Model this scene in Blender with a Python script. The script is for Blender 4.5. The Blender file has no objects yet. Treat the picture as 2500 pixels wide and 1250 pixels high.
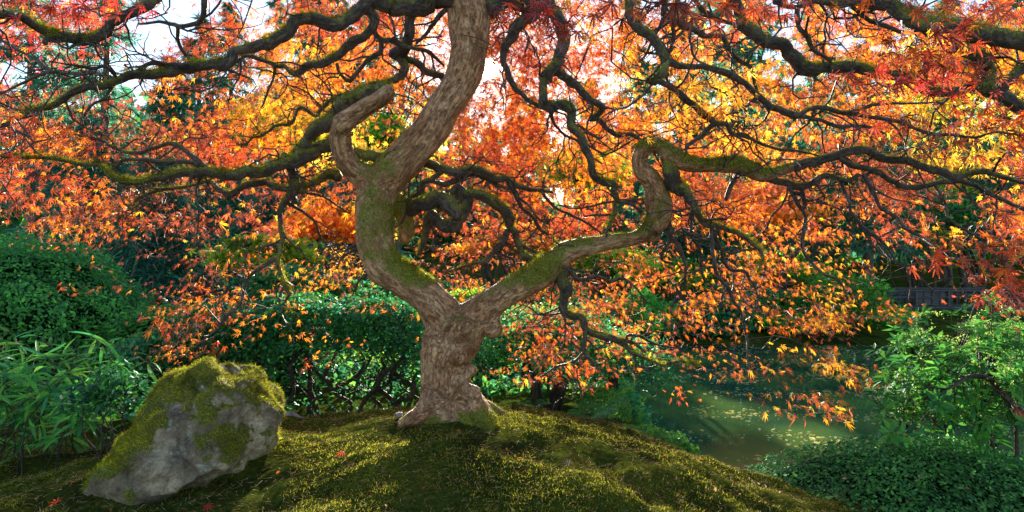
import bpy, bmesh, math, random
import numpy as np
from mathutils import Vector, noise
from mathutils.kdtree import KDTree
rnd = random.Random(7)
rg = np.random.default_rng(7)
S = bpy.context.scene
C = S.collection

# ------------------------------------------------------------------ camera, light, exposure
CAMH, FPX, HOR = 0.80, 1490.0, 625.0
cam = bpy.data.objects.new('camera', bpy.data.cameras.new('camera'))
C.objects.link(cam)
cam.location = (0, 0, CAMH)
cam.rotation_euler = (math.radians(90), 0, 0)
cam.data.sensor_width = 36
cam.data.lens = FPX / 2500 * 36
cam.data.clip_start = 0.05
cam.data.clip_end = 2000
S.camera = cam
SUN_EL = math.atan((HOR - 168) / FPX)
SUN_AZ = math.atan((1193 - 1250) / FPX)
sund = Vector((math.sin(SUN_AZ) * math.cos(SUN_EL), math.cos(SUN_AZ) * math.cos(SUN_EL), math.sin(SUN_EL)))
W = bpy.data.worlds.new("World")
S.world = W
W.use_nodes = True
nt = W.node_tree
nt.nodes.clear()
out = nt.nodes.new('ShaderNodeOutputWorld')
bg = nt.nodes.new('ShaderNodeBackground')
sky = nt.nodes.new('ShaderNodeTexSky')
sky.sky_type = 'NISHITA'
sky.sun_disc = False
sky.sun_elevation = SUN_EL
sky.sun_rotation = SUN_AZ
sky.air_density = 1.0
sky.dust_density = 0.2
sky.ozone_density = 1.0
nt.links.new(sky.outputs[0], bg.inputs[0])
bg.inputs[1].default_value = 0.105
# the sun's own disc and the bright air round it, as part of the sky
tc = nt.nodes.new('ShaderNodeTexCoord')
dp = nt.nodes.new('ShaderNodeVectorMath'); dp.operation = 'DOT_PRODUCT'
dp.inputs[1].default_value = sund
nt.links.new(tc.outputs['Generated'], dp.inputs[0])
mr = nt.nodes.new('ShaderNodeMapRange')
mr.inputs[1].default_value = math.cos(math.radians(0.95)); mr.inputs[2].default_value = math.cos(math.radians(0.55))
mr.inputs[3].default_value = 0; mr.inputs[4].default_value = 40
nt.links.new(dp.outputs['Value'], mr.inputs[0])
pw = nt.nodes.new('ShaderNodeMath'); pw.operation = 'POWER'; pw.inputs[1].default_value = 2500
nt.links.new(dp.outputs['Value'], pw.inputs[0])
ad = nt.nodes.new('ShaderNodeMath'); ad.operation = 'MULTIPLY_ADD'; ad.inputs[1].default_value = 0.6
nt.links.new(pw.outputs[0], ad.inputs[0]); nt.links.new(mr.outputs[0], ad.inputs[2])
bg2 = nt.nodes.new('ShaderNodeBackground'); bg2.inputs[0].default_value = (1, .82, .55, 1)
nt.links.new(ad.outputs[0], bg2.inputs[1])
ash = nt.nodes.new('ShaderNodeAddShader')
nt.links.new(bg.outputs[0], ash.inputs[0]); nt.links.new(bg2.outputs[0], ash.inputs[1])
nt.links.new(ash.outputs[0], out.inputs[0])
sl = bpy.data.lights.new('sun', 'SUN')
sl.energy = 5.0
sl.angle = math.radians(0.5)
sl.color = (1, .88, .68)
so = bpy.data.objects.new('sun_lamp', sl)
C.objects.link(so)
so.rotation_euler = sund.to_track_quat('Z', 'Y').to_euler()
S.view_settings.view_transform = 'Standard'
S.view_settings.look = 'None'
S.view_settings.exposure = 1.62
S.view_settings.gamma = 1
S.view_settings.use_curve_mapping = False
S.render.engine = 'CYCLES'
S.cycles.max_bounces = 8
S.cycles.diffuse_bounces = 4
S.cycles.transmission_bounces = 6
S.cycles.sample_clamp_indirect = 6
S.cycles.use_denoising = True

# ------------------------------------------------------------------ helpers
def P(px, py, Y):
    return Vector(((px - 1250) / FPX * Y, Y, CAMH - (py - HOR) / FPX * Y))

def tag(o, label=None, cat=None, group=None, kind=None):
    for k, v in (('label', label), ('category', cat), ('group', group), ('kind', kind)):
        if v: o[k] = v
    return o

def empty(name, loc, label, cat, group=None):
    o = bpy.data.objects.new(name, None)
    C.objects.link(o)
    o.location = loc
    o.empty_display_size = .1
    return tag(o, label, cat, group)

def mesh(V, F, col=None, smooth=False, extra=None):
    """V (n,3); F list of int arrays (m,k)"""
    me = bpy.data.meshes.new('m')
    V = np.asarray(V, np.float32)
    if not isinstance(F, list): F = [F]
    F = [np.asarray(f, np.int32) for f in F if len(f)]
    me.vertices.add(len(V)); me.vertices.foreach_set('co', V.ravel())
    nl = sum(f.size for f in F); npoly = sum(len(f) for f in F)
    me.loops.add(nl); me.polygons.add(npoly)
    me.loops.foreach_set('vertex_index', np.concatenate([f.ravel() for f in F]))
    tot = np.concatenate([np.full(len(f), f.shape[1], np.int32) for f in F])
    st = np.concatenate([[0], np.cumsum(tot)[:-1]]).astype(np.int32)
    me.polygons.foreach_set('loop_start', st)
    me.polygons.foreach_set('loop_total', tot)
    if smooth: me.polygons.foreach_set('use_smooth', np.ones(npoly, bool))
    if col is not None:
        a = me.attributes.new('col', 'FLOAT_COLOR', 'POINT')
        c4 = np.ones((len(V), 4), np.float32); c4[:, :3] = col
        a.data.foreach_set('color', c4.ravel())
    for k, v in (extra or {}).items():
        v = np.asarray(v, np.float32)
        if v.ndim == 1:
            me.attributes.new(k, 'FLOAT', 'POINT').data.foreach_set('value', v)
        else:
            me.attributes.new(k, 'FLOAT_VECTOR', 'POINT').data.foreach_set('vector', v.ravel())
    me.update(calc_edges=True)
    return me

def link(name, me, mat=None, parent=None, kind=None, label=None):
    o = bpy.data.objects.new(name, me)
    C.objects.link(o)
    if mat and not me.materials: me.materials.append(mat)
    if parent is not None:
        o.parent = parent
        o.location = -parent.location     # vertices are in world coordinates
    if kind: o['kind'] = kind
    if label: o['label'] = label
    me.name = name
    return o

# ---- materials
MATS = {}
def newmat(name):
    m = bpy.data.materials.new(name); m.use_nodes = True
    n = m.node_tree; n.nodes.clear()
    o = n.nodes.new('ShaderNodeOutputMaterial')
    return m, n, o
def N(n, t, **kw):
    x = n.nodes.new('ShaderNode' + t)
    for k, v in kw.items():
        if isinstance(k, str) and k.startswith('i_'):
            k2 = k[2:]
            x.inputs[int(k2) if k2.isdigit() else k2].default_value = v
        else: setattr(x, k, v)
    return x
def L(n, a, b): n.links.new(a, b)
def mixc(n, fac, a, b, blend='MIX'):
    x = N(n, 'Mix', data_type='RGBA', blend_type=blend)
    for s, v in ((0, fac), (6, a), (7, b)):
        if hasattr(v, 'links'): L(n, v, x.inputs[s])
        else: x.inputs[s].default_value = v if s == 0 else (*v, 1)
    return x.outputs[2]
def ramp(n, src, stops):
    r = N(n, 'ValToRGB')
    e = r.color_ramp.elements
    while len(e) < len(stops): e.new(0.5)
    for k, (p, c) in zip(e, stops):
        k.position = p; k.color = (*c, 1) if len(c) == 3 else c
    L(n, src, r.inputs[0]); return r.outputs[0]

def leafmat(name, transl=.5, gloss=.12, rough=.4, tgain=1.5):
    m, n, o = newmat(name)
    at = N(n, 'Attribute', attribute_name='col')
    nz = N(n, 'TexNoise', i_Scale=60.0, i_Detail=2.0)
    g = N(n, 'NewGeometry')
    L(n, g.outputs['Position'], nz.inputs['Vector'])
    v = mixc(n, .5, (1, 1, 1), ramp(n, nz.outputs[0], [(.3, (.62, .62, .62)), (.7, (1.3, 1.3, 1.3))]), 'MULTIPLY')
    c = mixc(n, 1.0, at.outputs[0], v, 'MULTIPLY')
    d = N(n, 'BsdfDiffuse'); L(n, c, d.inputs[0])
    t = N(n, 'BsdfTranslucent')
    L(n, mixc(n, 1.0, c, (tgain, tgain, tgain), 'MULTIPLY'), t.inputs[0])
    mx = N(n, 'MixShader', i_0=transl); L(n, d.outputs[0], mx.inputs[1]); L(n, t.outputs[0], mx.inputs[2])
    gl = N(n, 'BsdfGlossy', i_Roughness=rough)
    gl.inputs[0].default_value = (.6, .8, .8, 1)
    fr = N(n, 'Fresnel', i_IOR=1.45)
    mu = N(n, 'Math', operation='MULTIPLY_ADD'); mu.inputs[1].default_value = gloss * 3; mu.inputs[2].default_value = gloss * .3
    L(n, fr.outputs[0], mu.inputs[0])
    m2 = N(n, 'MixShader'); L(n, mu.outputs[0], m2.inputs[0]); L(n, mx.outputs[0], m2.inputs[1]); L(n, gl.outputs[0], m2.inputs[2])
    L(n, m2.outputs[0], o.inputs[0])
    return m
M_MAPLE = leafmat('maple_leaf', .64, .05, .5, 1.65)
M_GLOSSY = leafmat('glossy_leaf', .42, .05, .42, 1.8)
M_SOFT = leafmat('soft_leaf', .55, .02, .5, 1.8)
M_MOSS = leafmat('moss_tuft', .45, .0, .9, 1.4)

def barkmat(name, c1, c2, crack, moss=1.0, mscale=1.0, wet=.25, fine=True):
    """bark that follows the branch: attribute bk is the offset from the centre line, s the length along it"""
    m, n, o = newmat(name)
    bk = N(n, 'Attribute', attribute_name='bk'); s = N(n, 'Attribute', attribute_name='s'); ms = N(n, 'Attribute', attribute_name='moss')
    def nz(sc, ws, typ='FBM', det=5.0, rough=.55, dis=0.0):
        w = N(n, 'Math', operation='MULTIPLY'); w.inputs[1].default_value = ws; L(n, s.outputs['Fac'], w.inputs[0])
        x = N(n, 'TexNoise', noise_dimensions='4D', noise_type=typ, i_Scale=sc, i_Detail=det, i_Roughness=rough, i_Distortion=dis)
        L(n, bk.outputs['Vector'], x.inputs['Vector']); L(n, w.outputs[0], x.inputs['W']); return x.outputs[0]
    n1 = nz(9 * mscale, .6, det=4.0)
    n2 = nz(70 * mscale, .4, det=6.0, rough=.7, dis=.5)
    n3 = nz(20 * mscale, .3, det=5.0, dis=.8)
    lines = ramp(n, n2, [(.34, (.15, .15, .15)), (.52, (1, 1, 1))])
    lines2 = ramp(n, n3, [(.47, (1, 1, 1)), (.5, (0, 0, 0)), (.53, (1, 1, 1))])
    c = mixc(n, ramp(n, n1, [(.35, (0, 0, 0)), (.65, (1, 1, 1))]), c1, c2)
    c = mixc(n, lines, crack, c)
    c = mixc(n, .3, c, mixc(n, 1.0, c, lines2, 'MULTIPLY'))
    g = N(n, 'NewGeometry'); sx = N(n, 'SeparateXYZ'); L(n, g.outputs['Normal'], sx.inputs[0])
    ln_ = N(n, 'TexNoise', i_Scale=14.0, i_Detail=8.0, i_Roughness=.7); L(n, g.outputs['Position'], ln_.inputs['Vector'])
    c = mixc(n, ramp(n, ln_.outputs[0], [(.54, (0, 0, 0)), (.62, (.55, .55, .55))]), c, tuple(min(.72, q * 1.3) for q in c2))
    c = mixc(n, ramp(n, ln_.outputs[0], [(.32, (.55, .55, .55)), (.42, (0, 0, 0))]), c, crack)
    pn = N(n, 'TexNoise', i_Scale=9.0, i_Detail=6.0, i_Roughness=.7); L(n, g.outputs['Position'], pn.inputs['Vector'])
    a1 = N(n, 'Math', operation='MULTIPLY_ADD'); a1.inputs[1].default_value = .28; L(n, sx.outputs[2], a1.inputs[0]); L(n, pn.outputs[0], a1.inputs[2])
    a2 = N(n, 'Math', operation='ADD'); L(n, a1.outputs[0], a2.inputs[0]); L(n, ms.outputs['Fac'], a2.inputs[1])
    mf = N(n, 'MapRange'); mf.inputs[1].default_value = .82; mf.inputs[2].default_value = 1.0; L(n, a2.outputs[0], mf.inputs[0])
    pf = N(n, 'TexNoise', i_Scale=140.0, i_Detail=4.0); L(n, g.outputs['Position'], pf.inputs['Vector'])
    mc = ramp(n, pf.outputs[0], [(.3, (.05, .045, .012)), (.5, (.14, .14, .018)), (.7, (.27, .27, .03))])
    c = mixc(n, mf.outputs[0], c, mc)
    b = N(n, 'BsdfPrincipled', i_Roughness=.55)
    b.inputs['Specular IOR Level'].default_value = wet
    L(n, c, b.inputs['Base Color'])
    hs = N(n, 'Math', operation='MULTIPLY_ADD'); hs.inputs[1].default_value = .6; L(n, lines2, hs.inputs[0]); L(n, lines, hs.inputs[2])
    h2 = N(n, 'Math', operation='ADD'); L(n, hs.outputs[0], h2.inputs[0]); L(n, n2, h2.inputs[1])
    h3 = mixc(n, mf.outputs[0], h2.outputs[0], pf.outputs[0])
    bp = N(n, 'Bump', i_Strength=.9, i_Distance=.009); L(n, h3, bp.inputs['Height']); L(n, bp.outputs[0], b.inputs['Normal'])
    L(n, b.outputs[0], o.inputs[0])
    return m
M_TRUNK = barkmat('maple_bark', (.36, .165, .075), (.64, .38, .22), (.09, .042, .02), wet=.3)
M_BRANCH = barkmat('branch_bark', (.05, .034, .028), (.12, .086, .072), (.02, .013, .010), wet=.6)
M_BGBARK = barkmat('far_bark', (.10, .072, .055), (.19, .15, .125), (.03, .022, .017), mscale=.15, wet=.2)
M_STEM = barkmat('stem_bark', (.045, .034, .026), (.12, .09, .065), (.015, .011, .008), wet=.3)

# ---- tubes
def catmull(pts, step):
    """pts (n,k) -> resampled"""
    pts = np.asarray(pts, float)
    if len(pts) < 3:
        k = max(2, int(np.linalg.norm(pts[-1, :3] - pts[0, :3]) / step) + 1)
        t = np.linspace(0, 1, k)[:, None]
        return pts[0] * (1 - t) + pts[-1] * t
    p = np.vstack([2 * pts[0] - pts[1], pts, 2 * pts[-1] - pts[-2]])
    res = []
    for i in range(1, len(p) - 2):
        k = max(1, int(math.ceil(np.linalg.norm(p[i + 1, :3] - p[i, :3]) / step)))
        t = np.arange(k)[:, None] / k
        a, b, c, d = p[i - 1], p[i], p[i + 1], p[i + 2]
        res.append(.5 * ((2 * b) + (c - a) * t + (2 * a - 5 * b + 4 * c - d) * t ** 2 + (3 * b - a - 3 * c + d) * t ** 3))
    res.append(pts[-1:])
    return np.vstack(res)

def tube(path, sides, rough=.0, s0=0.0, seed=0, moss=None):
    """path (n,4): xyz + radius. returns V,F(quads),bk,s,moss"""
    n = len(path)
    p = path[:, :3]; r = path[:, 3]
    t = np.gradient(p, axis=0); t /= (np.linalg.norm(t, axis=1)[:, None] + 1e-9)
    u = np.zeros((n, 3))
    a = np.array([0, 0, 1.0]) if abs(t[0, 2]) < .8 else np.array([1.0, 0, 0])
    u[0] = np.cross(t[0], a); u[0] /= np.linalg.norm(u[0])
    for i in range(1, n):
        w = u[i - 1] - t[i] * np.dot(u[i - 1], t[i]); u[i] = w / (np.linalg.norm(w) + 1e-9)
    v = np.cross(t, u)
    ang = np.arange(sides) * 2 * math.pi / sides
    off = u[:, None] * np.cos(ang)[None, :, None] + v[:, None] * np.sin(ang)[None, :, None]
    s = np.concatenate([[0], np.cumsum(np.linalg.norm(np.diff(p, axis=0), axis=1))]) + s0
    rr = np.repeat(r[:, None], sides, 1)
    if rough > 0:
        nn = np.array([[noise.noise(Vector(off[i, j] * 1.3) + Vector((seed * 3.1, s[i] * 14, s[i] * 5))) for j in range(sides)] for i in range(n)])
        rr = rr * (1 + rough * nn)
    ofs = off * rr[:, :, None]
    V = p[:, None] + ofs
    i0 = (np.arange(n - 1)[:, None] * sides + np.arange(sides)[None]).ravel()
    i1 = (np.arange(n - 1)[:, None] * sides + (np.arange(sides)[None] + 1) % sides).ravel()
    F = np.stack([i0, i1, i1 + sides, i0 + sides], 1)
    Vf = V.reshape(-1, 3)
    # end caps as a centre point
    e0 = p[0] - t[0] * r[0] * .5; e1 = p[-1] + t[-1] * r[-1] * .6
    Vf = np.vstack([Vf, e0, e1])
    k = n * sides
    j = np.arange(sides); j2 = (j + 1) % sides
    T = np.vstack([np.stack([j2, j, np.full(sides, k)], 1), np.stack([(n - 1) * sides + j, (n - 1) * sides + j2, np.full(sides, k + 1)], 1)])
    bk = np.vstack([ofs.reshape(-1, 3), [0, 0, 0], [0, 0, 0]])
    ss = np.concatenate([np.repeat(s, sides), [s[0], s[-1]]])
    mo = np.full(len(Vf), 0.0 if moss is None else moss)
    return Vf, F, T, bk, ss, mo

def join(parts):
    V, Q, T, bk, ss, mo = [], [], [], [], [], []
    k = 0
    for a in parts:
        V.append(a[0]); Q.append(a[1] + k); T.append(a[2] + k); bk.append(a[3]); ss.append(a[4]); mo.append(a[5]); k += len(a[0])
    return np.vstack(V), [np.vstack(Q), np.vstack(T)], dict(bk=np.vstack(bk), s=np.concatenate(ss), moss=np.concatenate(mo))

def tubeobj(name, parts, mat, parent=None, kind=None):
    V, F, ex = join(parts)
    return link(name, mesh(V, F, None, True, ex), mat, parent, kind)

# ---- leaf templates (unit size, x = axis of the leaf, z = normal)
def lobed(angles, lens, wid, droop, rr, teeth=0):
    V = []; F = []
    for a, l in zip(angles, lens):
        a = math.radians(a + rr.uniform(-6, 6)); l *= rr.uniform(.85, 1.12)
        dx, dy = math.cos(a), math.sin(a); nx, ny = -dy, dx
        b = len(V); curl = rr.uniform(-.12, .12)
        if not teeth:
            for (t, w, z) in ((0, 0, 0), (.45, wid, -.02), (.45, -wid, -.06), (1, 0, 0)):
                tt = t * l
                V.append((dx * tt + nx * (w + curl * t * t * l), dy * tt + ny * (w + curl * t * t * l), z - droop * tt * tt))
            F += [(b, b + 1, b + 2), (b + 1, b + 3, b + 2)]
        else:
            k = teeth; mid = []
            for i in range(k + 1):
                t = i / k; tt = t * l; cc = curl * t * t * l
                V.append((dx * tt + nx * cc, dy * tt + ny * cc, .015 - droop * tt * tt)); mid.append(len(V) - 1)
            for sgn in (1, -1):
                prev = mid[0]
                for i in range(1, k):
                    t = i / k; w = wid * math.sin(math.pi * min(1, t * 1.05)) ** .8 * 1.15 + .012
                    tt = t * l; cc = curl * t * t * l
                    # valley, then tooth pointing forward
                    V.append((dx * (tt - .05 * l) + nx * (cc + sgn * w * .55), dy * (tt - .05 * l) + ny * (cc + sgn * w * .55), -.01 - droop * tt * tt)); v1 = len(V) - 1
                    V.append((dx * (tt + .07 * l) + nx * (cc + sgn * w * 1.1), dy * (tt + .07 * l) + ny * (cc + sgn * w * 1.1), -.02 - droop * tt * tt)); v2 = len(V) - 1
                    F += [(mid[i - 1], v1, mid[i]), (mid[i], v1, v2)]
                    if i > 1: F.append((mid[i - 1], prev, v1))
                    prev = v2 if i < k - 1 else v2
                F.append((mid[k - 1], prev, mid[k]))
    return np.array(V, float), np.array(F)
rt = random.Random(3)
ANG = (0, 30, -30, 64, -64, 104, -104)
LEN = (1, .92, .92, .74, .74, .42, .42)
MAPLE_T = [lobed(ANG, LEN, .046, rt.uniform(.1, .5), rt) for _ in range(6)]
MAPLE_HI = [lobed(ANG, LEN, .05, rt.uniform(.1, .45), rt, 7) for _ in range(6)]
PALM_T = [lobed((0, 45, -45, 95, -95), (1, .85, .85, .55, .55), .14, rt.uniform(.1, .3), rt) for _ in range(4)]
def lance(w, seg, droop, fold=.15):
    V = []; F = []
    for i in range(seg + 1):
        t = i / seg; ww = w * math.sin(math.pi * (t * .92 + .04)) ** .8 if 0 < i < seg else .004
        V += [(t, ww, fold * ww - droop * t * t), (t, 0, -fold * ww - droop * t * t), (t, -ww, fold * ww - droop * t * t)]
    for i in range(seg):
        b = 3 * i
        F += [(b, b + 1, b + 4), (b, b + 4, b + 3), (b + 1, b + 2, b + 5), (b + 1, b + 5, b + 4)]
    return np.array(V, float), np.array(F)
OVAL_T = [(np.array([(0, 0, 0), (.5, .26, .03), (.5, -.26, .03), (1, 0, -.1)], float), np.array([(0, 2, 1), (1, 2, 3)])),
          (np.array([(0, 0, 0), (.45, .3, -.03), (.55, -.26, .05), (1, .05, -.02)], float), np.array([(0, 2, 1), (1, 2, 3)]))]
BLADE_T = [(np.array([(0, .05, 0), (0, -.05, 0), (1, 0, .1)], float), np.array([(0, 1, 2)])),
           (np.array([(0, .07, 0), (.1, -.06, 0), (.9, 0, -.2)], float), np.array([(0, 1, 2)]))]

def frames(nrm, axis):
    """rotation matrices (n,3,3) columns = x axis, y, z normal"""
    z = nrm / (np.linalg.norm(nrm, axis=1)[:, None] + 1e-9)
    x = axis - z * (axis * z).sum(1)[:, None]; x /= (np.linalg.norm(x, axis=1)[:, None] + 1e-9)
    y = np.cross(z, x)
    return np.stack([x, y, z], 2)

def scatter(templates, pos, R, scl, col, cj=.0):
    Vs, Fs, Cs = [], [], []; k = 0
    which = rg.integers(0, len(templates), len(pos))
    for ti, (tv, tf) in enumerate(templates):
        m = which == ti
        if not m.any(): continue
        sc = scl[m]
        if sc.ndim == 1: sc = np.repeat(sc[:, None], 3, 1)
        v = tv[None] * sc[:, None, :]
        v = np.einsum('nij,nkj->nki', R[m], v) + pos[m][:, None]
        n = m.sum()
        Vs.append(v.reshape(-1, 3))
        Fs.append((tf[None] + (np.arange(n) * len(tv))[:, None, None] + k).reshape(-1, 3))
        Cs.append(np.repeat(col[m], len(tv), 0))
        k += n * len(tv)
    return np.vstack(Vs), np.vstack(Fs), np.vstack(Cs)

def rdir(n):
    v = rg.normal(size=(n, 3)); return v / np.linalg.norm(v, axis=1)[:, None]
def pal(cols, n, jit=.15):
    cols = np.array(cols, float)
    a = cols[rg.integers(0, len(cols), n)]; b = cols[rg.integers(0, len(cols), n)]
    t = rg.random((n, 1)) * .6
    c = a * (1 - t) + b * t
    return c * (1 + rg.normal(size=(n, 1)) * jit).clip(.4, 1.8)

# ------------------------------------------------------------------ ground
def sst(a, b, x):
    t = np.clip((x - a) / (b - a), 0, 1); return t * t * (3 - 2 * t)
WATER = -2.2
def ground_h(x, y):
    x = np.asarray(x, float); y = np.asarray(y, float)
    mound = .58 * np.exp(-((x + .25) / 1.75) ** 2 - ((y - 2.85) / 1.7) ** 2)
    base = -.58 + .17 * sst(-.7, -1.7, x) * (1 - sst(3.2, 4.6, y)) + .25 * sst(-1.5, -3.5, x) * sst(3.5, 5, y)
    base = base + .12 * np.clip(y - 9, 0, 60) * .35
    # the pond: right of a line that runs away from the camera, as far as y = 20
    e = x - (.09 * y + .35) ; near = sst(3.0, 4.6, y)
    pond = sst(0, 1.6, e) * near
    pond = np.maximum(pond, sst(1.7, 4.2, x) * sst(-1, 2.5, y) * .75 * (1 - near) + near * sst(0, 1.6, e))
    far = sst(19.6, 21.2, y + .5 * np.sin(x * .8))
    z = base + mound
    z = z * (1 - pond) + (-2.9) * pond
    bank = -1.95 + .07 * np.clip(y - 21, 0, 100)
    z = np.where(y > 18, z * (1 - far) + np.where(x > 1, bank, np.maximum(bank, base)) * far, z)
    return z
def gh(x, y): return float(ground_h(x, y))

def gridmesh(xs, ys, fn):
    X, Y = np.meshgrid(xs, ys)
    Z = fn(X, Y)
    V = np.stack([X.ravel(), Y.ravel(), Z.ravel()], 1)
    nx, ny = len(xs), len(ys)
    i = (np.arange(ny - 1)[:, None] * nx + np.arange(nx - 1)[None]).ravel()
    return V, np.stack([i, i + 1, i + nx + 1, i + nx], 1)

def soilmat():
    m, n, o = newmat('mossy_soil')
    g = N(n, 'NewGeometry')
    def nz(s, d=6.0, r=.6):
        x = N(n, 'TexNoise', i_Scale=s, i_Detail=d, i_Roughness=r); L(n, g.outputs['Position'], x.inputs['Vector']); return x.outputs[0]
    a = ramp(n, nz(2.2), [(.3, (.03, .028, .012)), (.45, (.045, .065, .012)), (.6, (.09, .11, .016)), (.75, (.07, .045, .02))])
    b = ramp(n, nz(60), [(.3, (.35, .35, .35)), (.7, (1.3, 1.3, 1.3))])
    c = mixc(n, 1.0, a, b, 'MULTIPLY')
    p = N(n, 'BsdfPrincipled', i_Roughness=.95); L(n, c, p.inputs['Base Color'])
    p.inputs['Specular IOR Level'].default_value = 0
    bp = N(n, 'Bump', i_Strength=.9, i_Distance=.03); L(n, nz(35, 8.0, .7), bp.inputs['Height']); L(n, bp.outputs[0], p.inputs['Normal'])
    L(n, p.outputs[0], o.inputs[0]); return m
M_SOIL = soilmat()
def rough_ground(X, Y):
    Z = ground_h(X, Y)
    near = (np.abs(X) < 4) & (Y < 7)
    fx = np.zeros_like(Z)
    it = np.argwhere(near)
    for i, j in it:
        p = Vector((X[i, j], Y[i, j], 0))
        fx[i, j] = noise.fractal(p * 3.2, 1, 2, 5) * .05 + noise.noise(p * 15) * .012
    return Z + fx
def axis(lo, hi, f0, f1, st):
    a = list(np.arange(f0, f1, st)); s = st; x = f1
    while x < hi: a.append(x); s *= 1.18; x += s
    s = st; x = f0 - st
    while x > lo: a.insert(0, x); s *= 1.18; x -= s
    return np.array([lo] + a + [hi]) if a[0] > lo else np.array(a + [hi])
xs = axis(-600, 600, -2.6, 2.6, .03); ys = axis(-30, 1200, 1.4, 4.4, .03)
V, F = gridmesh(xs, ys, rough_ground)
GV = V.reshape(len(ys), len(xs), 3)
from bisect import bisect_right
def gz(x, y):
    i = np.clip(np.searchsorted(xs, x) - 1, 0, len(xs) - 2); j = np.clip(np.searchsorted(ys, y) - 1, 0, len(ys) - 2)
    tx = (x - xs[i]) / (xs[i + 1] - xs[i]); ty = (y - ys[j]) / (ys[j + 1] - ys[j])
    return (GV[j, i, 2] * (1 - tx) + GV[j, i + 1, 2] * tx) * (1 - ty) + (GV[j + 1, i, 2] * (1 - tx) + GV[j + 1, i + 1, 2] * tx) * ty
link('ground', mesh(V, F, None, True), M_SOIL, kind='structure')

# water
def watermat():
    m, n, o = newmat('pond_water')
    g = N(n, 'NewGeometry')
    mp = N(n, 'Mapping'); mp.inputs['Scale'].default_value = (1, .45, 1); L(n, g.outputs['Position'], mp.inputs[0])
    x = N(n, 'TexNoise', i_Scale=2.5, i_Detail=4.0); L(n, mp.outputs[0], x.inputs['Vector'])
    y = N(n, 'TexNoise', i_Scale=.35, i_Detail=3.0); L(n, g.outputs['Position'], y.inputs['Vector'])
    c = ramp(n, y.outputs[0], [(.38, (.008, .045, .034)), (.62, (.10, .18, .045))])  # yellow-green end paints the pond's golden sheen into the base colour
    p = N(n, 'BsdfPrincipled', i_Roughness=.03, i_IOR=1.33); L(n, c, p.inputs['Base Color'])
    bp = N(n, 'Bump', i_Strength=.12, i_Distance=.03); L(n, x.outputs[0], bp.inputs['Height']); L(n, bp.outputs[0], p.inputs['Normal'])
    L(n, p.outputs[0], o.inputs[0]); return m
V, F = gridmesh(np.linspace(-6, 45, 30), np.linspace(-2, 70, 40), lambda X, Y: X * 0 + WATER)
link('pond_water', mesh(V, F), watermat(), kind='structure')
n = 15000
y = 6.5 + 14 * rg.random(n) ** 1.1; x = (rg.random(n) * 1.05 + .12) * y * .95
a = np.array([noise.noise(Vector((i * .5, j * .9, 3))) for i, j in zip(x, y)])
k = a > -.05 + .3 * rg.random(n); x, y = x[k], y[k]; n = len(x)
pos = np.stack([x, y, np.full(n, WATER + .006)], 1)
nr = rg.normal(size=(n, 3)) * .12 + [0, 0, 1]
V, F, Cc = scatter([(t[0], t[1]) for t in OVAL_T], pos, frames(nr, rdir(n)), .03 + .11 * rg.random(n) ** 2, pal([(.85, .7, .25), (.85, .8, .5), (.7, .45, .12), (.7, .68, .25)], n))
link('floating_leaves', mesh(V, F, Cc), M_SOFT, kind='stuff')

# ------------------------------------------------------------------ the maple
TREE = empty('maple_tree', (-.32, 3.1, 0), 'old twisted japanese maple with orange and red lace leaves on the mossy mound', 'tree')
BR = []       # (pts world (n,4), moss)
SK = []       # samples (px,py,Y)
def wobble(k, s): return .5 * noise.noise(Vector((k * 7.3, s * 2.1, 1.7)))
def B(pts, dY=0.0, Y0=None, moss=.0, heavy=False, wob=.22):
    """pts: picture-traced points (px, py, radius px) of one bough, given its own depth from Y0 to Y0 + dY"""
    if Y0 is None:
        d = [((p[0] - pts[0][0]) ** 2 + (p[1] - pts[0][1]) ** 2, p[2]) for p in SK]
        Y0 = min(d)[1]
    k = len(BR); res = []
    ln = [0]
    for a, b in zip(pts, pts[1:]): ln.append(ln[-1] + math.hypot(a[0] - b[0], a[1] - b[1]))
    for i, (px, py, r) in enumerate(pts):
        t = ln[i] / ln[-1]
        Y = Y0 + dY * t + wobble(k, ln[i] / 300) * wob * min(1, t * 3) * (0 if heavy else 1)
        v = P(px, py, Y); res.append((v.x, v.y, v.z, r * Y / FPX))
        SK.append((px, py, Y))
        if i:
            q = pts[i - 1]; SK.append(((px + q[0]) / 2, (py + q[1]) / 2, (Y + Yp) / 2))
        Yp = Y
    BR.append((np.array(res), moss, heavy))
    return BR[-1]
T0 = 3.1
# heavy wood, welded into the trunk
B([(1095,1045,95),(1097,1005,84),(1092,965,66),(1088,915,60),(1090,870,62),(1105,825,68),(1128,785,64)], 0, T0, .0, True)
B([(1110,830,50),(1085,775,50),(1040,722,44),(988,682,42),(940,652,44),(918,605,46),(912,550,45),(915,500,44),(924,455,46)], 0.0, T0, .12, True)
B([(1125,800,48),(1170,765,44),(1215,730,38),(1262,700,35),(1322,668,35),(1375,622,31),(1424,603,23),(1480,593,20),(1525,585,19),(1562,577,21),(1590,557,26),(1608,522,30),(1608,485,32),(1594,446,27),(1566,412,22),(1562,385,21),(1577,360,20),(1602,352,19),(1625,366,20),(1648,388,21),(1684,402,20),(1722,404,20),(1762,402,21),(1800,402,21),(1832,416,21),(1862,428,19),(1900,420,16),(1940,406,14)], -.25, T0, .16, True)
B([(924,455,44),(962,414,47),(1002,373,46),(1042,328,44),(1070,285,42),(1098,243,42),(1126,198,43),(1142,145,46),(1147,95,49),(1146,40,52),(1140,-20,56),(1135,-90,50),(1150,-200,40)], .1, T0, .06, True)
B([(920,450,42),(890,430,34),(862,412,31),(840,380,28),(832,344,27),(840,305,25),(868,280,24),(908,256,22),(936,234,21),(952,218,19)], -.22, T0, .03, True)
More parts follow.
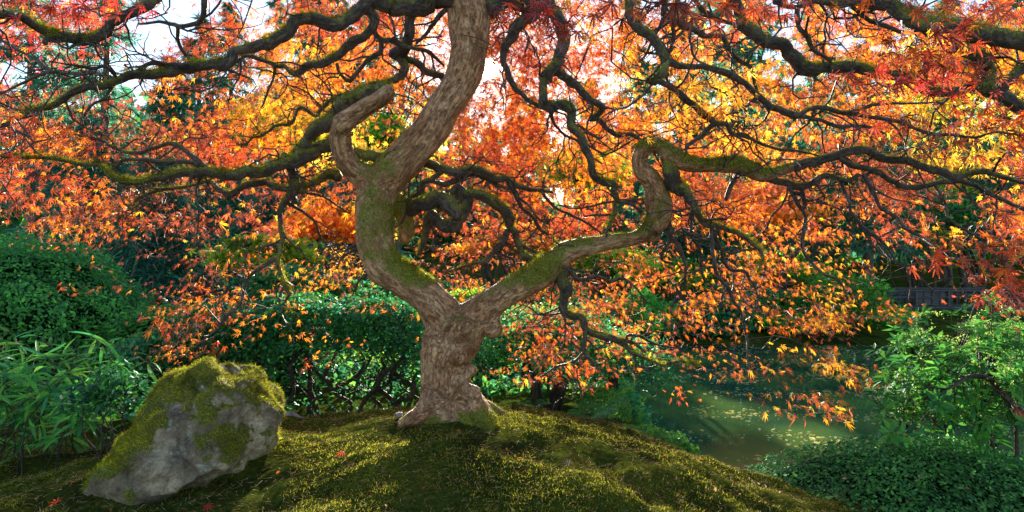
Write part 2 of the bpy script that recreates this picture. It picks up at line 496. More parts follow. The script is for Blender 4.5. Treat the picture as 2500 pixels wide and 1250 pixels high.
# stub behind the trunk
B([(945,478,26),(975,500,24),(988,530,22),(992,565,19),(986,595,11)], .12, T0 + .15, .22, True)
# roots
for pts in ([(1075,985,50),(1040,1008,32),(1005,1022,20),(975,1036,10)], [(1120,985,55),(1165,1010,40),(1190,1045,26),(1200,1085,10)], [(1090,1000,55),(1060,1040,30),(1040,1075,12)], [(1110,1000,55),(1140,1050,34),(1150,1085,14)]):
    B(pts, -.25, T0, .1, True)
B([(1100,1000,50),(1180,1005,28),(1230,1015,12)], .2, T0, .1, True)
NH = len(BR)
# ---- boughs left
B([(955,228,20),(915,225,22),(876,238,22),(840,268,21),(800,300,19),(762,330,17),(740,362,14),(712,392,13)], .25, 3.05, .2)
B([(850,320,20),(818,345,18),(780,358,16),(735,386,17),(704,394,15),(680,405,14),(640,418,13),(560,428,13),(500,417,13),(472,420,12),(400,432,9),(340,444,7),(300,444,7),(264,420,5),(240,404,5),(192,400,4.5),(132,388,4),(40,384,3),(-60,380,2)], -.3, 3.2, .17)
B([(500,410,8),(460,374,6),(424,350,5),(380,360,5),(328,374,4.5),(280,362,4),(240,340,3.5),(160,324,2.5)], .3)
B([(500,412,6),(460,396,5),(392,396,5),(340,388,4),(300,392,4),(272,416,3)], -.1)
B([(710,400,15),(718,424,13),(720,460,12),(704,480,10),(690,500,8),(682,520,7),(688,560,6.5),(690,592,6),(680,640,5.5),(688,672,5),(700,704,5),(708,716,4),(696,736,3),(705,760,2)], -.2, None, .1)
B([(684,625,5),(640,652,4.5),(612,672,4),(596,704,3.5),(588,740,3),(552,776,2.5),(520,812,2),(470,850,1.5)], -.3)
B([(722,466,10),(680,456,9),(640,444,9),(600,456,9),(560,472,8),(532,460,6),(512,444,5),(480,450,4),(440,458,4),(392,464,4),(352,478,3.5),(328,496,3),(320,540,2)], .35, None, .14)
B([(722,466,9),(750,452,8),(780,440,8),(798,424,13),(830,428,12)], .1, None, .3)
B([(700,494,5),(752,524,4),(772,548,3),(780,576,3),(800,600,2)], .3)
B([(722,470,4),(780,476,3),(808,492,2.5),(850,520,2)], .3)
B([(500,416,4),(480,460,3),(485,520,2),(480,600,1.5)], .2)
B([(712,392,7),(690,385,9),(700,380,9)], 0, None, .4)
# bridge bough between the curled limb and the great limb, mossy
B([(862,372,13),(900,380,13),(945,384,12)], .05, 3.12, .35)
# upper left
B([(1130,-10,30),(1070,2,27),(1020,12,24),(980,18,22),(945,10,19),(915,4,18),(890,18,17),(862,38,17),(832,58,16),(800,58,15),(752,46,14),(724,56,14),(700,76,14),(660,100,13),(600,116,13),(568,136,13),(552,158,13),(520,154,12),(460,162,12),(420,176,11),(380,184,11),(328,184,10),(288,198,10),(240,210,8),(200,216,7.5),(168,232,7),(132,256,6.5),(80,268,6),(24,300,5),(-20,330,4)], -.6, 3.15, .08)
B([(330,182,5),(352,160,5),(380,154,5),(420,158,5),(460,157,5)], .02)
B([(288,195,6),(248,182,5),(216,176,5),(180,180,4.5),(140,174,4),(100,182,4),(40,210,3),(0,228,2)], .3)
B([(284,190,5),(260,164,4),(224,166,4),(176,158,3),(120,150,2)], -.2)
B([(278,205,5),(256,240,4),(224,256,3.5),(204,286,3)], -.1)
B([(160,178,4),(120,172,4),(80,140,4),(40,120,3.5),(0,96,3)], .2)
B([(1120,-60,26),(1000,-110,22),(850,-120,18),(650,-110,16),(460,-70,14),(400,-30,14),(376,0,13),(348,22,13),(312,32,12),(272,56,13),(248,84,13),(216,98,12),(168,94,12),(128,86,12),(80,60,11),(40,38,10),(0,36,10),(-60,50,9)], -.9, 3.15, .06)
B([(130,88,9),(118,98,8),(112,106,6)], -.03)
B([(470,-72,8),(496,-30,7),(496,0,7),(496,28,6),(484,56,6),(440,64,5),(424,60,5),(388,54,3.5),(340,60,2.5)], .2)
B([(434,64,5),(436,104,4.5),(452,132,4),(470,150,3)], .1)
B([(900,20,13),(909,48,12),(904,72,12),(884,90,11),(848,112,11),(824,136,11),(788,156,9),(748,160,9),(726,180,8),(708,176,6),(696,162,5),(668,160,5),(636,144,5),(600,138,4),(570,160,3)], .3, None, .12)
B([(672,160,4),(668,190,3.5),(656,216,3),(640,260,2)], .1)
B([(1000,20,17),(997,40,14),(998,72,14),(992,108,14),(978,128,15),(962,136,14)], .1, None, .02)
B([(974,135,12),(988,160,11),(984,184,10),(964,194,9),(924,206,9),(888,218,9),(860,230,8),(828,236,7),(804,248,6),(788,264,5),(772,284,4),(748,268,4),(728,264,4),(712,300,3.5),(672,308,3),(640,332,3),(616,336,2.5),(600,356,2)], .2, None, .12)
B([(906,70,8),(916,80,7),(930,97,6),(956,98,6),(980,108,6),(1004,118,5),(1040,124,5),(1060,140,4),(1084,160,3)], .15)
B([(932,100,6),(928,128,6),(900,144,6),(876,172,5),(852,196,5),(832,180,4),(824,156,4)], .1)
B([(980,140,9),(1016,152,9),(1044,176,9),(1080,186,8)], .1, None, .1)
B([(1090,26,6),(1056,60,5),(1036,88,4),(1016,106,3)], .1)
# upper right
B([(1170,0,26),(1200,14,22),(1260,4,20),(1312,8,19),(1340,12,17),(1360,40,15),(1372,80,15),(1376,112,14),(1364,148,14),(1342,170,15),(1329,186,12),(1328,216,11),(1329,248,12),(1344,266,12),(1364,256,11),(1384,257,11),(1397,276,12),(1401,304,11),(1420,336,10),(1432,368,10),(1444,396,9),(1449,424,9),(1462,440,9),(1498,452,8),(1497,466,8),(1504,492,7),(1496,532,5),(1484,556,4),(1480,580,2)], -.35, 3.15, .08)
B([(1342,174,11),(1362,181,10),(1396,200,10),(1420,224,9),(1448,250,9),(1472,262,8),(1460,280,7),(1440,290,6),(1464,294,6),(1480,312,6),(1508,330,6),(1540,328,5),(1564,342,4),(1600,350,3)], .25, None, .12)
B([(1318,16,15),(1280,56,15),(1248,84,13),(1232,116,11),(1226,140,9),(1238,170,8),(1250,208,7),(1280,236,6),(1312,256,5),(1338,262,4)], .2, None, .06)
B([(1506,492,6),(1532,496,5),(1550,506,4),(1568,518,3)], .05)
B([(1506,488,5),(1540,488,4),(1570,486,3)], .15)
B([(1345,268,5),(1352,300,4),(1380,330,3.5),(1410,345,3),(1440,380,2.5),(1470,400,2)], .2)
B([(1170,-70,24),(1350,-110,18),(1500,-70,15),(1534,-30,12),(1537,0,11),(1540,34,11),(1556,62,12),(1588,88,12),(1612,116,12),(1622,152,12),(1616,180,11),(1597,198,9),(1578,198,5)], -.7, 3.15, .08)
B([(1624,150,10),(1650,157,8),(1680,162,8),(1732,168,8),(1780,182,8),(1820,208,8),(1852,236,8),(1880,260,8),(1920,276,8),(1950,282,8),(1970,268,6),(2010,262,6),(2050,276,6),(2106,266,5),(2130,256,4),(2170,254,3.5),(2242,252,2.5),(2300,250,2)], .35, None, .04)
B([(1955,283,6),(1966,285,5),(2010,296,5),(2050,310,5),(2110,308,4),(2160,325,2.5)], .2)
B([(2056,276,5),(2122,284,5),(2182,294,5),(2230,312,4.5),(2282,328,4),(2330,330,4),(2382,336,3.5),(2430,324,3),(2500,330,2)], -.1)
B([(1606,196,8),(1640,212,8),(1664,232,8),(1688,256,8),(1716,276,8),(1744,298,8),(1772,304,6),(1788,328,5),(1820,332,5),(1860,352,4),(1900,364,3.5),(1948,368,3),(2000,380,2)], .3, None, .05)
B([(1744,302,6),(1724,320,6),(1700,340,5),(1676,356,5),(1676,372,3)], -.1)
B([(1620,0,8),(1622,36,8),(1648,48,8),(1680,68,8),(1720,86,7),(1764,90,6),(1780,120,5),(1804,148,5),(1832,164,5),(1840,200,4),(1850,230,2.5)], .3, 2.7, .04)
B([(1640,48,5),(1642,92,5),(1632,132,4)], .05)
B([(1620,44,5),(1612,66,5),(1598,86,4),(1580,130,3),(1560,150,2)], .1)
B([(1684,80,4),(1688,120,3.5),(1700,145,3),(1740,165,2)], .1)
B([(1680,-30,6),(1696,0,6),(1724,32,6),(1760,52,5),(1796,60,4)], .1, 2.75)
B([(1170,-90,22),(1500,-140,17),(1740,-80,14),(1786,-30,13),(1794,0,13),(1808,32,14),(1814,66,15),(1836,84,15),(1872,104,15),(1912,112,15),(1932,130,16),(1954,154,17),(1984,170,17),(2030,166,14),(2090,164,13),(2130,174,13),(2170,186,13),(2210,190,12),(2242,202,11),(2272,220,11),(2330,221,11),(2390,220,12),(2430,232,14),(2470,250,15),(2510,272,14),(2600,320,12)], -.75, 3.1, .07)
B([(1170,-110,22),(1600,-150,20),(1900,-60,14),(2010,2,12),(2070,5,14),(2130,6,15),(2190,20,19),(2232,48,22),(2272,68,23),(2330,74,24),(2410,86,23),(2500,100,22),(2600,116,20)], -1.1, 3.1, .12)
B([(2290,84,22),(2354,122,20),(2394,148,19),(2403,180,18),(2408,222,17)], .05, None, .25)
B([(2580,120,12),(2500,168,13),(2474,188,12),(2450,214,11),(2430,228,10)], .1, 2.1, .08)
B([(1890,4,6),(1946,18,6),(1990,0,7),(2040,-20,7)], 0, 2.5)
B([(1946,20,6),(1950,64,6),(1970,92,6),(1986,120,5),(2030,148,4)], .1)
B([(2080,12,5),(2106,40,5),(2154,60,5),(2202,80,4)], .1)
# right limb, onward
B([(1936,408,14),(1982,396,13),(2030,384,12),(2074,372,11),(2106,367,11),(2130,376,10),(2170,388,10),(2210,391,9),(2250,408,9),(2290,418,9),(2330,432,9),(2370,424,8),(2410,420,7),(2450,430,6),(2500,448,5),(2560,460,4)], -.2, None, .03)
B([(2050,386,7),(2090,406,7),(2146,420,7),(2178,444,7),(2210,457,7),(2250,454,7),(2310,444,6),(2362,446,6),(2402,464,5),(2450,488,4.5),(2500,512,4)], .15)
B([(1870,432,11),(1910,444,9),(1954,456,9),(1982,444,8),(2010,428,7),(2042,432,6),(2074,440,6),(2098,428,5)], -.15, None, .05)
B([(1628,370,17),(1634,412,18),(1652,448,17),(1680,472,13),(1696,504,10),(1708,532,8),(1722,548,8),(1742,548,7),(1772,560,6),(1808,572,6),(1840,596,5),(1856,616,5),(1860,636,4),(1850,664,3)], -.15, None, .15)
B([(1738,552,6),(1738,600,5),(1744,640,5),(1752,672,5),(1776,704,4.5),(1792,736,4),(1808,760,4),(1818,800,3),(1824,840,2.5),(1826,900,2)], -.2)
B([(1742,560,5),(1754,592,4.5),(1764,624,4.5),(1780,656,4),(1816,662,4),(1830,680,3),(1848,712,2.5),(1850,760,2)], .1)
B([(1694,504,5),(1688,540,4),(1688,576,4),(1708,612,4),(1710,650,3.5),(1720,690,2.5)], .15)
B([(1626,510,6),(1632,530,5),(1640,576,5),(1656,600,5),(1674,648,4),(1672,704,3),(1690,730,2)], -.1)
B([(1640,580,4),(1618,616,4),(1618,636,3.5),(1642,642,3)], .05)
B([(1372,636,14),(1372,660,13),(1373,690,13),(1382,708,16),(1373,725,11),(1374,756,10),(1392,768,10),(1416,772,9),(1432,804,9),(1460,816,9),(1512,832,9),(1530,846,8),(1545,862,7),(1580,876,4),(1616,890,3.5),(1656,882,3),(1700,890,2)], -.15, None, .1)
B([(1432,800,6),(1428,840,5.5),(1428,864,5),(1448,884,4),(1460,904,3)], -.05)
B([(1428,856,4),(1408,876,3.5),(1388,888,3),(1356,896,2.5),(1320,920,2)], -.1)
B([(1520,832,5),(1548,838,4),(1576,860,3.5)], .1)
B([(1530,826,4),(1534,818,4),(1560,820,3.5),(1600,840,3),(1650,850,2)], .15)
B([(1380,652,5),(1392,664,5),(1416,684,5),(1456,674,5),(1488,686,5),(1520,680,4),(1550,700,2.5),(1580,740,2)], .1)
B([(1806,418,6),(1794,436,6),(1780,462,6),(1772,488,4)], .0)
B([(1918,444,6),(1948,492,5),(1966,532,5),(1960,572,4.5),(1960,608,4),(1980,640,3.5),(2016,672,3),(2048,684,2.5),(2070,730,2)], -.1)
B([(2048,434,5),(2072,492,4.5),(2076,516,4.5),(2100,548,4),(2132,572,4),(2164,600,3.5),(2188,640,3.5),(2216,656,3),(2252,684,2.5),(2290,720,2)], -.2)
B([(2108,428,5),(2132,472,5),(2148,504,5),(2184,528,4.5),(2220,564,4),(2252,580,3.5),(2300,612,3),(2360,640,2)], -.3)
B([(2282,450,4),(2308,500,3.5),(2316,532,3),(2348,556,3),(2376,572,2)], -.1)
B([(1958,456,6),(1966,508,5)], 0)
B([(2216,656,3),(2222,700,2.5),(2220,730,2)], 0)
# centre, behind the great limb
B([(1040,398,11),(1062,408,10),(1082,416,10),(1122,418,10),(1162,410,9),(1186,424,9),(1210,438,9),(1238,438,8),(1266,452,7),(1290,462,6),(1322,464,4),(1350,470,2.5)], .3, 3.2, .08)
B([(1078,418,8),(1050,438,8),(1034,444,7),(1030,468,6),(1002,484,5),(985,492,5)], .05, None, .1)
B([(1050,440,5),(1078,450,7),(1110,440,7),(1142,426,6),(1175,432,5),(1206,448,5),(1242,460,4)], .15)
B([(1244,442,6),(1262,480,6),(1274,508,5),(1302,532,4.5),(1318,560,4),(1338,572,3)], .2)
B([(1262,480,4),(1290,500,3),(1310,530,2.5),(1330,545,2)], .1)
B([(1322,466,3.5),(1352,504,3.5),(1392,524,3.5),(1432,544,3),(1470,570,2)], .2)
B([(960,505,20),(998,506,17),(1030,497,17),(1068,487,17),(1094,492,17),(1112,512,16),(1112,530,12)], -.12, 3.3, .1)
B([(1050,520,12),(1064,535,14),(1080,550,15),(1100,552,15),(1120,542,15),(1134,516,15),(1136,486,14),(1126,462,14),(1110,458,14),(1102,474,12)], .02, 3.28, .02)
B([(1136,468,12),(1150,470,14),(1182,480,14),(1210,500,14),(1236,514,14),(1242,536,13),(1242,552,10),(1256,574,9),(1269,600,9),(1275,622,8),(1298,632,8),(1324,628,7)], .15, 3.32, .2)
B([(1240,560,8),(1226,596,8),(1206,616,8),(1186,636,6),(1158,644,4),(1118,654,2.5),(1090,665,2)], .1, None, .05)
B([(1222,606,4),(1222,640,3.5),(1212,670,3),(1210,695,2.5)], .05)
B([(1206,616,4),(1250,632,3),(1262,660,2.5),(1290,690,2)], .1)
B([(1060,520,12),(1044,536,11),(1039,560,10),(1034,590,8),(1022,622,5)], .05, 3.3, .12)
B([(1272,600,6),(1300,612,4),(1340,625,3)], .1)
B([(900,665,5),(878,684,4),(866,712,3)], .1)
B([(880,600,5),(838,628,3),(822,656,2)], .15)

# trunk: weld the heavy tubes with a voxel remesh, then carve
parts = []; cl = []
for bi, (pts, mo, hv) in enumerate(BR[:NH]):
    path = catmull(pts, .02)
    parts.append(tube(path, 20, 0))
    s = np.concatenate([[0], np.cumsum(np.linalg.norm(np.diff(path[:, :3], axis=0), axis=1))])
    t = np.gradient(path[:, :3], axis=0); t /= np.linalg.norm(t, axis=1)[:, None]
    s0 = {0: 0, 1: .75, 2: .75, 3: 1.75, 4: 1.75}.get(bi, .1 * bi)
    for i in range(len(path)): cl.append((path[i], s[i] + s0, t[i], mo, s[i] / s[-1], bi))
def ball(c, r):
    bm = bmesh.new(); bmesh.ops.create_icosphere(bm, subdivisions=3, radius=r)
    v = np.array([x.co for x in bm.verts]) + np.array(c); f = np.array([[q.index for q in x.verts] for x in bm.faces]); bm.free()
    z = np.zeros(len(v)); return (v, np.zeros((0, 4), int), f, v * 0, z, z)
for px, py, Y, r in ((1118,868,2.985,.05),(1150,905,3.02,.035),(1036,865,3.05,.028),(1068,960,2.99,.04),(1130,800,2.99,.06),(1160,988,2.98,.052),(1150,960,2.98,.05),(1050,985,3.0,.06),(1598,575,2.99,.035),(1612,470,2.99,.05),(836,300,2.93,.05),(1040,690,3.09,.035),(1120,930,3.0,.05),(1205,800,3.05,.05)):
    parts.append(ball(P(px, py, Y), r))
V, F, ex = join(parts)
tmp = link('tmp', mesh(V, F), None)
md = tmp.modifiers.new('r', 'REMESH'); md.mode = 'VOXEL'; md.voxel_size = .0082; md.use_smooth_shade = True
me = bpy.data.meshes.new_from_object(tmp.evaluated_get(bpy.context.evaluated_depsgraph_get()))
bpy.data.objects.remove(tmp)
nv = len(me.vertices); co = np.zeros(nv * 3, np.float32); me.vertices.foreach_get('co', co); co = co.reshape(-1, 3).astype(float)
ed = np.zeros(len(me.edges) * 2, np.int32); me.edges.foreach_get('vertices', ed); ed = ed.reshape(-1, 2)
deg = np.bincount(ed.ravel(), minlength=nv)[:, None]
for _ in range(7):
    acc = np.zeros((nv, 3))
    for k in range(3):
        acc[:, k] = np.bincount(ed[:, 0], co[ed[:, 1], k], nv) + np.bincount(ed[:, 1], co[ed[:, 0], k], nv)
    co = co * .4 + acc / deg * .6
me.vertices.foreach_set('co', co.astype(np.float32).ravel()); me.update()
nr = np.zeros(nv * 3, np.float32); me.vertices.foreach_get('normal', nr); nr = nr.reshape(-1, 3)
kd = KDTree(len(cl))
for i, c in enumerate(cl): kd.insert(c[0][:3], i)
kd.balance()
bk = np.zeros((nv, 3)); sa = np.zeros(nv); ma = np.zeros(nv); dis = np.zeros(nv)
for i in range(nv):
    # blend the few nearest centre-line samples so the bark runs on smoothly through forks
    ws = 0; b = Vector((0, 0, 0)); s_ = 0; m_ = 0; v = Vector(co[i])
    for (q, j, d) in kd.find_n(v, 6):
        c = cl[j]; w = 1 / (max(d / (c[0][3] + 1e-4), .2)) ** 4
        o_ = v - Vector(c[0][:3]); tt = Vector(c[2]); al = o_.dot(tt)
        b += (o_ - tt * al) * w; s_ += (c[1] + al) * w; m_ += c[3] * w; ws += w
    bk[i] = b / ws; sa[i] = s_ / ws; ma[i] = m_ / ws
    q = Vector(bk[i]) * 26; W4 = sa[i]
    r1 = noise.noise(Vector((q.x + W4 * 5, q.y, q.z + W4 * 3)))
    r2 = noise.noise(Vector((q.x * 2.6, q.y * 2.6 + W4 * 11, q.z * 2.6)))
    gr = 1 - abs(noise.noise(Vector((q.x * 1.5 + 9, q.y * 1.5, q.z * 1.5 + W4 * 4)))) * 2
    lump = noise.noise(v * 9)
    dis[i] = r1 * .005 + r2 * .003 - max(0, gr - .76) * .014 + lump * .012
co += nr * dis[:, None]
# knot hole
kh = np.array(P(1597, 573, 2.97)); d = np.linalg.norm((co - kh), axis=1); co[:, 1] += np.where(d < .028, (.028 - d) * 1.6, 0)
me.vertices.foreach_set('co', co.astype(np.float32).ravel())
# where moss grows: traced patches plus the tops of limbs
patches = [(1010,645,60,45,.45),(1330,650,70,45,.42),(1280,690,50,30,.2),(905,540,60,110,.19),(885,560,30,90,.12),(940,500,30,60,.1),(960,410,80,60,.22),(1040,350,40,60,.1),(845,390,40,50,.2),(1600,345,60,25,.35),(1630,470,50,60,.2),(1570,550,60,40,.33),(1790,395,110,25,.4),(1870,420,60,30,.3),(1110,60,40,90,.14),(1010,400,50,50,.12),(985,540,40,70,.25),(1105,790,30,30,.25),(1180,1030,40,40,.3),(1030,650,50,40,.3),(1040,880,18,25,.2),(1420,590,50,18,.2),(910,640,50,50,.12),(1700,385,60,20,.3)]
pxs = 1250 + co[:, 0] / co[:, 1] * FPX; pys = HOR - (co[:, 2] - CAMH) / co[:, 1] * FPX
for (a, b, rx, ry, g) in patches:
    ma += 1.25 * g * np.exp(-((pxs - a) / rx) ** 2 - ((pys - b) / ry) ** 2)
ma -= .35 * np.exp(-((pxs - 1095) / 90) ** 2 - ((pys - 880) / 90) ** 2)
ma += .22 * np.clip(1 - (co[:, 2] - np.array([gh(a, b) for a, b in co[:, :2]]) - .01) / .07, 0, 1)
for k, v in (('s', sa), ('moss', ma)): me.attributes.new(k, 'FLOAT', 'POINT').data.foreach_set('value', v.astype(np.float32))
me.attributes.new('bk', 'FLOAT_VECTOR', 'POINT').data.foreach_set('vector', bk.astype(np.float32).ravel())
me.update()
trunk = link('trunk', me, M_TRUNK, TREE)
me.vertices.foreach_get('normal', (nn := np.zeros(nv * 3, np.float32))); nn = nn.reshape(-1, 3)
# moss points on the trunk
mossP, mossN, mossW = [co], [nn], [ma + .28 * nn[:, 2] + np.array([noise.fractal(Vector(c) * 9, 1, 2, 4) * .22 for c in co])]

# boughs, each its own part
skel = []
for bi, (pts, mo, hv) in enumerate(BR):
    path = catmull(pts, .022)
    for q in path[::2]: skel.append(q[:4].copy())
    if hv: continue
    big = pts[:, 3].max()
    sides = 12 if big > .02 else 8 if big > .008 else 6
    # gnarls
    s = np.arange(len(path)) * .022
    path[:, 3] *= np.array([1 + .22 * noise.noise(Vector((bi * 5.1, x * 9, 0))) + .25 * max(0, noise.noise(Vector((bi * 2.7, x * 16, 4))) - .25) for x in s])
    path[:, :3] += np.array([[noise.noise(Vector((bi * 3.3 + k * 11, x * 10, 2))) * .6 * path[i, 3] + noise.noise(Vector((bi * 1.3 + k * 17, x * 22, 5))) * .4 * path[i, 3] for k in range(3)] for i, x in enumerate(s)])
    tb = tube(path, sides, .22 if sides > 6 else 0, bi * 1.7, bi, mo + (.22 if big > .012 else .05))
    tubeobj('branch', [tb], M_BRANCH, TREE)
    if big > .012:
        k = len(path) * sides
        v = tb[0][:k]; nrm = tb[3][:k]; nrm = nrm / (np.linalg.norm(nrm, axis=1)[:, None] + 1e-9)
        nrm = np.where(np.isfinite(nrm), nrm, 0)
        rep = max(1, int(big / .004))
        v = np.repeat(v, rep, 0) + rg.normal(size=(k * rep, 3)) * .006; nrm = np.repeat(nrm, rep, 0)
        mossP.append(v); mossN.append(nrm)
        mossW.append(mo + .30 + .28 * nrm[:, 2] + np.array([noise.fractal(Vector(c) * 8, 1, 2, 4) * .26 for c in v]))
mp, mn, mw = np.vstack(mossP), np.vstack(mossN), np.concatenate(mossW)
sel = np.nonzero(mw > .44)[0]
pr = (mw[sel] - .40).clip(0, .5); pr /= pr.sum()
cnt = 155000
ix = rg.choice(sel, cnt, p=pr)
pos = mp[ix] + rg.normal(size=(cnt, 3)) * .003
ax = mn[ix] * .9 + rdir(cnt) * .8 + np.array([0, 0, -.35])
V, F, Cc = scatter(BLADE_T, pos, frames(rdir(cnt), ax), np.stack([.009 + .022 * rg.random(cnt) ** 2, np.full(cnt, .015), np.full(cnt, .008)], 1), pal([(.16, .18, .015), (.30, .34, .022), (.44, .46, .03), (.18, .13, .025)], cnt, .25) * np.array([.9 + .8 * noise.fractal(Vector(mp[q]) * 15, 1, 2, 3) for q in ix]).clip(.3, 1.8)[:, None])
link('moss', mesh(V, F, Cc), M_MOSS, TREE, 'stuff')

# ---- leaf sprays: how dense and what colour the crown is over its extent, 100-unit cells
DEN = ["6663246898888888888788888888",
       "5444568888888888888688878888",
       "7555788874778888988777667888",
       "7645686653688777787777666888",
       "6754545544557766667766544788",
       "2554433452466776656654334788",
       "0121114561355555556553213788",
       "0000433332236664455443111366",
       "0000500100015544432310000000",
       "0000000000000621122320000000",
       "0000000000000110000000000000"]
COL = ["0000123222332233322333222222",
       "0011123433322334334333324332",
       "1101334433112234444333555322",
       "1311123553512333344311554122",
       "2231111311112333111131141222",
       "1331111344111221133331142222",
       "1114443444111112333344322222",
       "2222233333332233333343322222",
       "3333333333333223133343322222",
       "3333333333333222234443322222",
       "3333333333333111233333332222"]
PALM = dict(C=[(.55, .035, .03), (.42, .03, .035), (.62, .07, .03)], r=[(.24, .045, .022), (.34, .075, .025), (.18, .032, .024), (.44, .085, .025)],
            R=[(.58, .07, .018), (.68, .13, .018), (.42, .055, .02)], O=[(.85, .22, .015), (.9, .30, .02), (.7, .14, .015)],
            A=[(.92, .42, .02), (.95, .5, .03), (.88, .32, .015)], Y=[(.85, .6, .03), (.8, .5, .03), (.75, .65, .05)])
def cell(px, py):
    i = min(len(DEN) - 1, max(0, int(py // 100))); j = min(27, max(0, int(px // 100)))
    return i, j
CP, CC, CS = [], [], []
tries = 0
def nearhole(px, py):   # gaps where the sky and the sun show through
    for a, b, r in ((1196, 166, 36), (230, 170, 60), (330, 110, 50), (1405, 50, 28), (110, 180, 50), (300, 215, 40), (430, 30, 45)):
        if math.hypot(px - a, py - b) < r: return True
    return False
while len(CP) < 3650 and tries < 80000:
    tries += 1
    px = rnd.uniform(-150, 2650); py = rnd.uniform(0, 1060)
    i, j = cell(px + rnd.gauss(0, 22), py + rnd.gauss(0, 22))
    d = int(DEN[i][j])
    if rnd.random() > (d / 9) ** 1.7: continue
    n1 = noise.noise(Vector((px / 90, py / 42, 2.2)))
    if rnd.random() > (.8 if 540 < px < 1500 and py < 420 else .55) + 1.5 * n1: continue
    if nearhole(px, py): continue
    side = min(1, max(0, (abs(px - 1230) - 420) / 700))
    mid_ = 4.05 - .45 * side - (.25 if py > 700 else 0)
    Y = mid_ + .55 * noise.noise(Vector((px / 260, py / 130, 8.1))) + rnd.uniform(-.28, .28)
    if 820 < px < 1500: Y = max(Y, 3.5 + .2 * rnd.random())
    if 820 < px < 1200 and py > 430: Y = max(Y, 3.7)
    v = P(px, py, Y)
    if v.z < gh(v.x, v.y) + .18: continue
    CP.append(v); CC.append('CrROAY'[int(COL[i][j])]); CS.append(1.0)
NIN = len(CP)
# the thick of the crown round the sun and the great limb
k = 0
while k < 330:
    px = rnd.uniform(1130, 1500 if k < 230 else 1340); py = rnd.uniform(-20, 420 if k < 230 else 340)
    if nearhole(px, py): continue
    CP.append(P(px, py, rnd.uniform(3.55, 4.7))); CC.append(rnd.choice('rROOOA')); CS.append(1.0); k += 1
NIN = len(CP)
# the crown overhead, unseen above the frame, added to shade the mound
for _ in range(520):
    x = rnd.uniform(-2.6, 2.6); y = rnd.uniform(1.9, 4.4); z = 2.3 + .5 * math.cos(x * .6) - .12 * abs(y - 3.1) + rnd.gauss(0, .12)
    if HOR - (z - CAMH) / y * FPX > -25: continue
    if noise.noise(Vector((x * 1.6, y * 1.6, 0))) < -.12: continue
    CP.append(Vector((x, y, z))); CC.append(rnd.choice('RrCO')); CS.append(1.0)
# sprays that hang close to the camera
for (px, py, Y, c, k, sx, sy) in ((1590, 5, 1.25, 'R', 5, 50, 22), (1340, 25, 1.7, 'C', 5, 35, 18), (1378, 105, 1.9, 'C', 2, 15, 10), (2240, 190, 1.6, 'C', 6, 70, 25), (2200, 165, 1.8, 'R', 5, 90, 20),
        (2460, 590, 1.6, 'O', 8, 60, 30), (2450, 640, 1.5, 'R', 5, 60, 22), (2470, 700, 1.5, 'R', 7, 70, 18), (2350, 25, 1.5, 'R', 8, 110, 30), (2440, 240, 1.7, 'R', 6, 60, 40), (2250, 120, 2.0, 'O', 8, 90, 30),
        (440, 800, 2.4, 'R', 7, 40, 30), (500, 770, 2.4, 'O', 3, 60, 40), (130, 15, 2.0, 'C', 10, 130, 20), (80, 330, 2.2, 'R', 6, 70, 40), (1900, 10, 2.0, 'R', 4, 40, 10), (2420, 340, 1.9, 'R', 8, 80, 40),
        (2000, 890, 2.6, 'A', 6, 60, 30), (1990, 970, 2.6, 'O', 6, 60, 22), (2030, 1000, 2.6, 'A', 3, 25, 12), (1360, 880, 2.95, 'O', 9, 60, 50), (1690, 250, 2.6, 'A', 16, 110, 45), (1560, 250, 2.7, 'A', 10, 50, 30), (490, 660, 2.7, 'A', 5, 40, 40), (2050, 885, 2.5, 'A', 4, 30, 12), (2560, 1000, 1.5, 'C', 1, 2, 10), (978, 258, 2.85, 'C', 1, 2, 2)):
    for _ in range(k):
        CP.append(P(px + rnd.gauss(0, sx), py + rnd.gauss(0, sy), Y * rnd.uniform(.93, 1.07))); CC.append(c); CS.append(.55)
CP = np.array([tuple(v) for v in CP])
# twigs: tie every spray to the nearest wood already grown
tw = []
order = None
sk = [tuple(q) for q in skel]
def build_kd(l):
    k = KDTree(len(l))
    for i, q in enumerate(l): k.insert(q[:3], i)
    k.balance(); return k
kd = build_kd(sk)
dist = np.array([kd.find(Vector(c))[2] for c in CP])
order = np.argsort(dist)
NP = len(CP)
for b0 in range(0, NP, 220):
    new = []
    for ci in order[b0:b0 + 220]:
        c = Vector(CP[ci]); q, j, d = kd.find(c)
        if d < .03: continue
        a = Vector(sk[j][:3]); r0 = min(sk[j][3] * .6, .0012 + .0022 * min(1, d / .5) + .0006)
        n_ = max(4, min(9, int(d / .07) + 3)); pts = []
        sd = rnd.uniform(0, 100)
        for i in range(n_):
            t = i / (n_ - 1); p = a.lerp(c, t)
            w = math.sin(math.pi * t) * min(.16, d * .28)
            p += Vector((noise.noise(Vector((sd, t * 3, 0))) * 1.6, noise.noise(Vector((sd, t * 3, 9))) * 1.4, .45 + noise.noise(Vector((sd, t * 4, 5))) * 1.3)) * w
            pts.append((p.x, p.y, p.z, r0 * (1 - .65 * t)))
        pts = np.array(pts); tw.append(pts); new += [tuple(x) for x in pts[1:]]
    sk += new; kd = build_kd(sk)
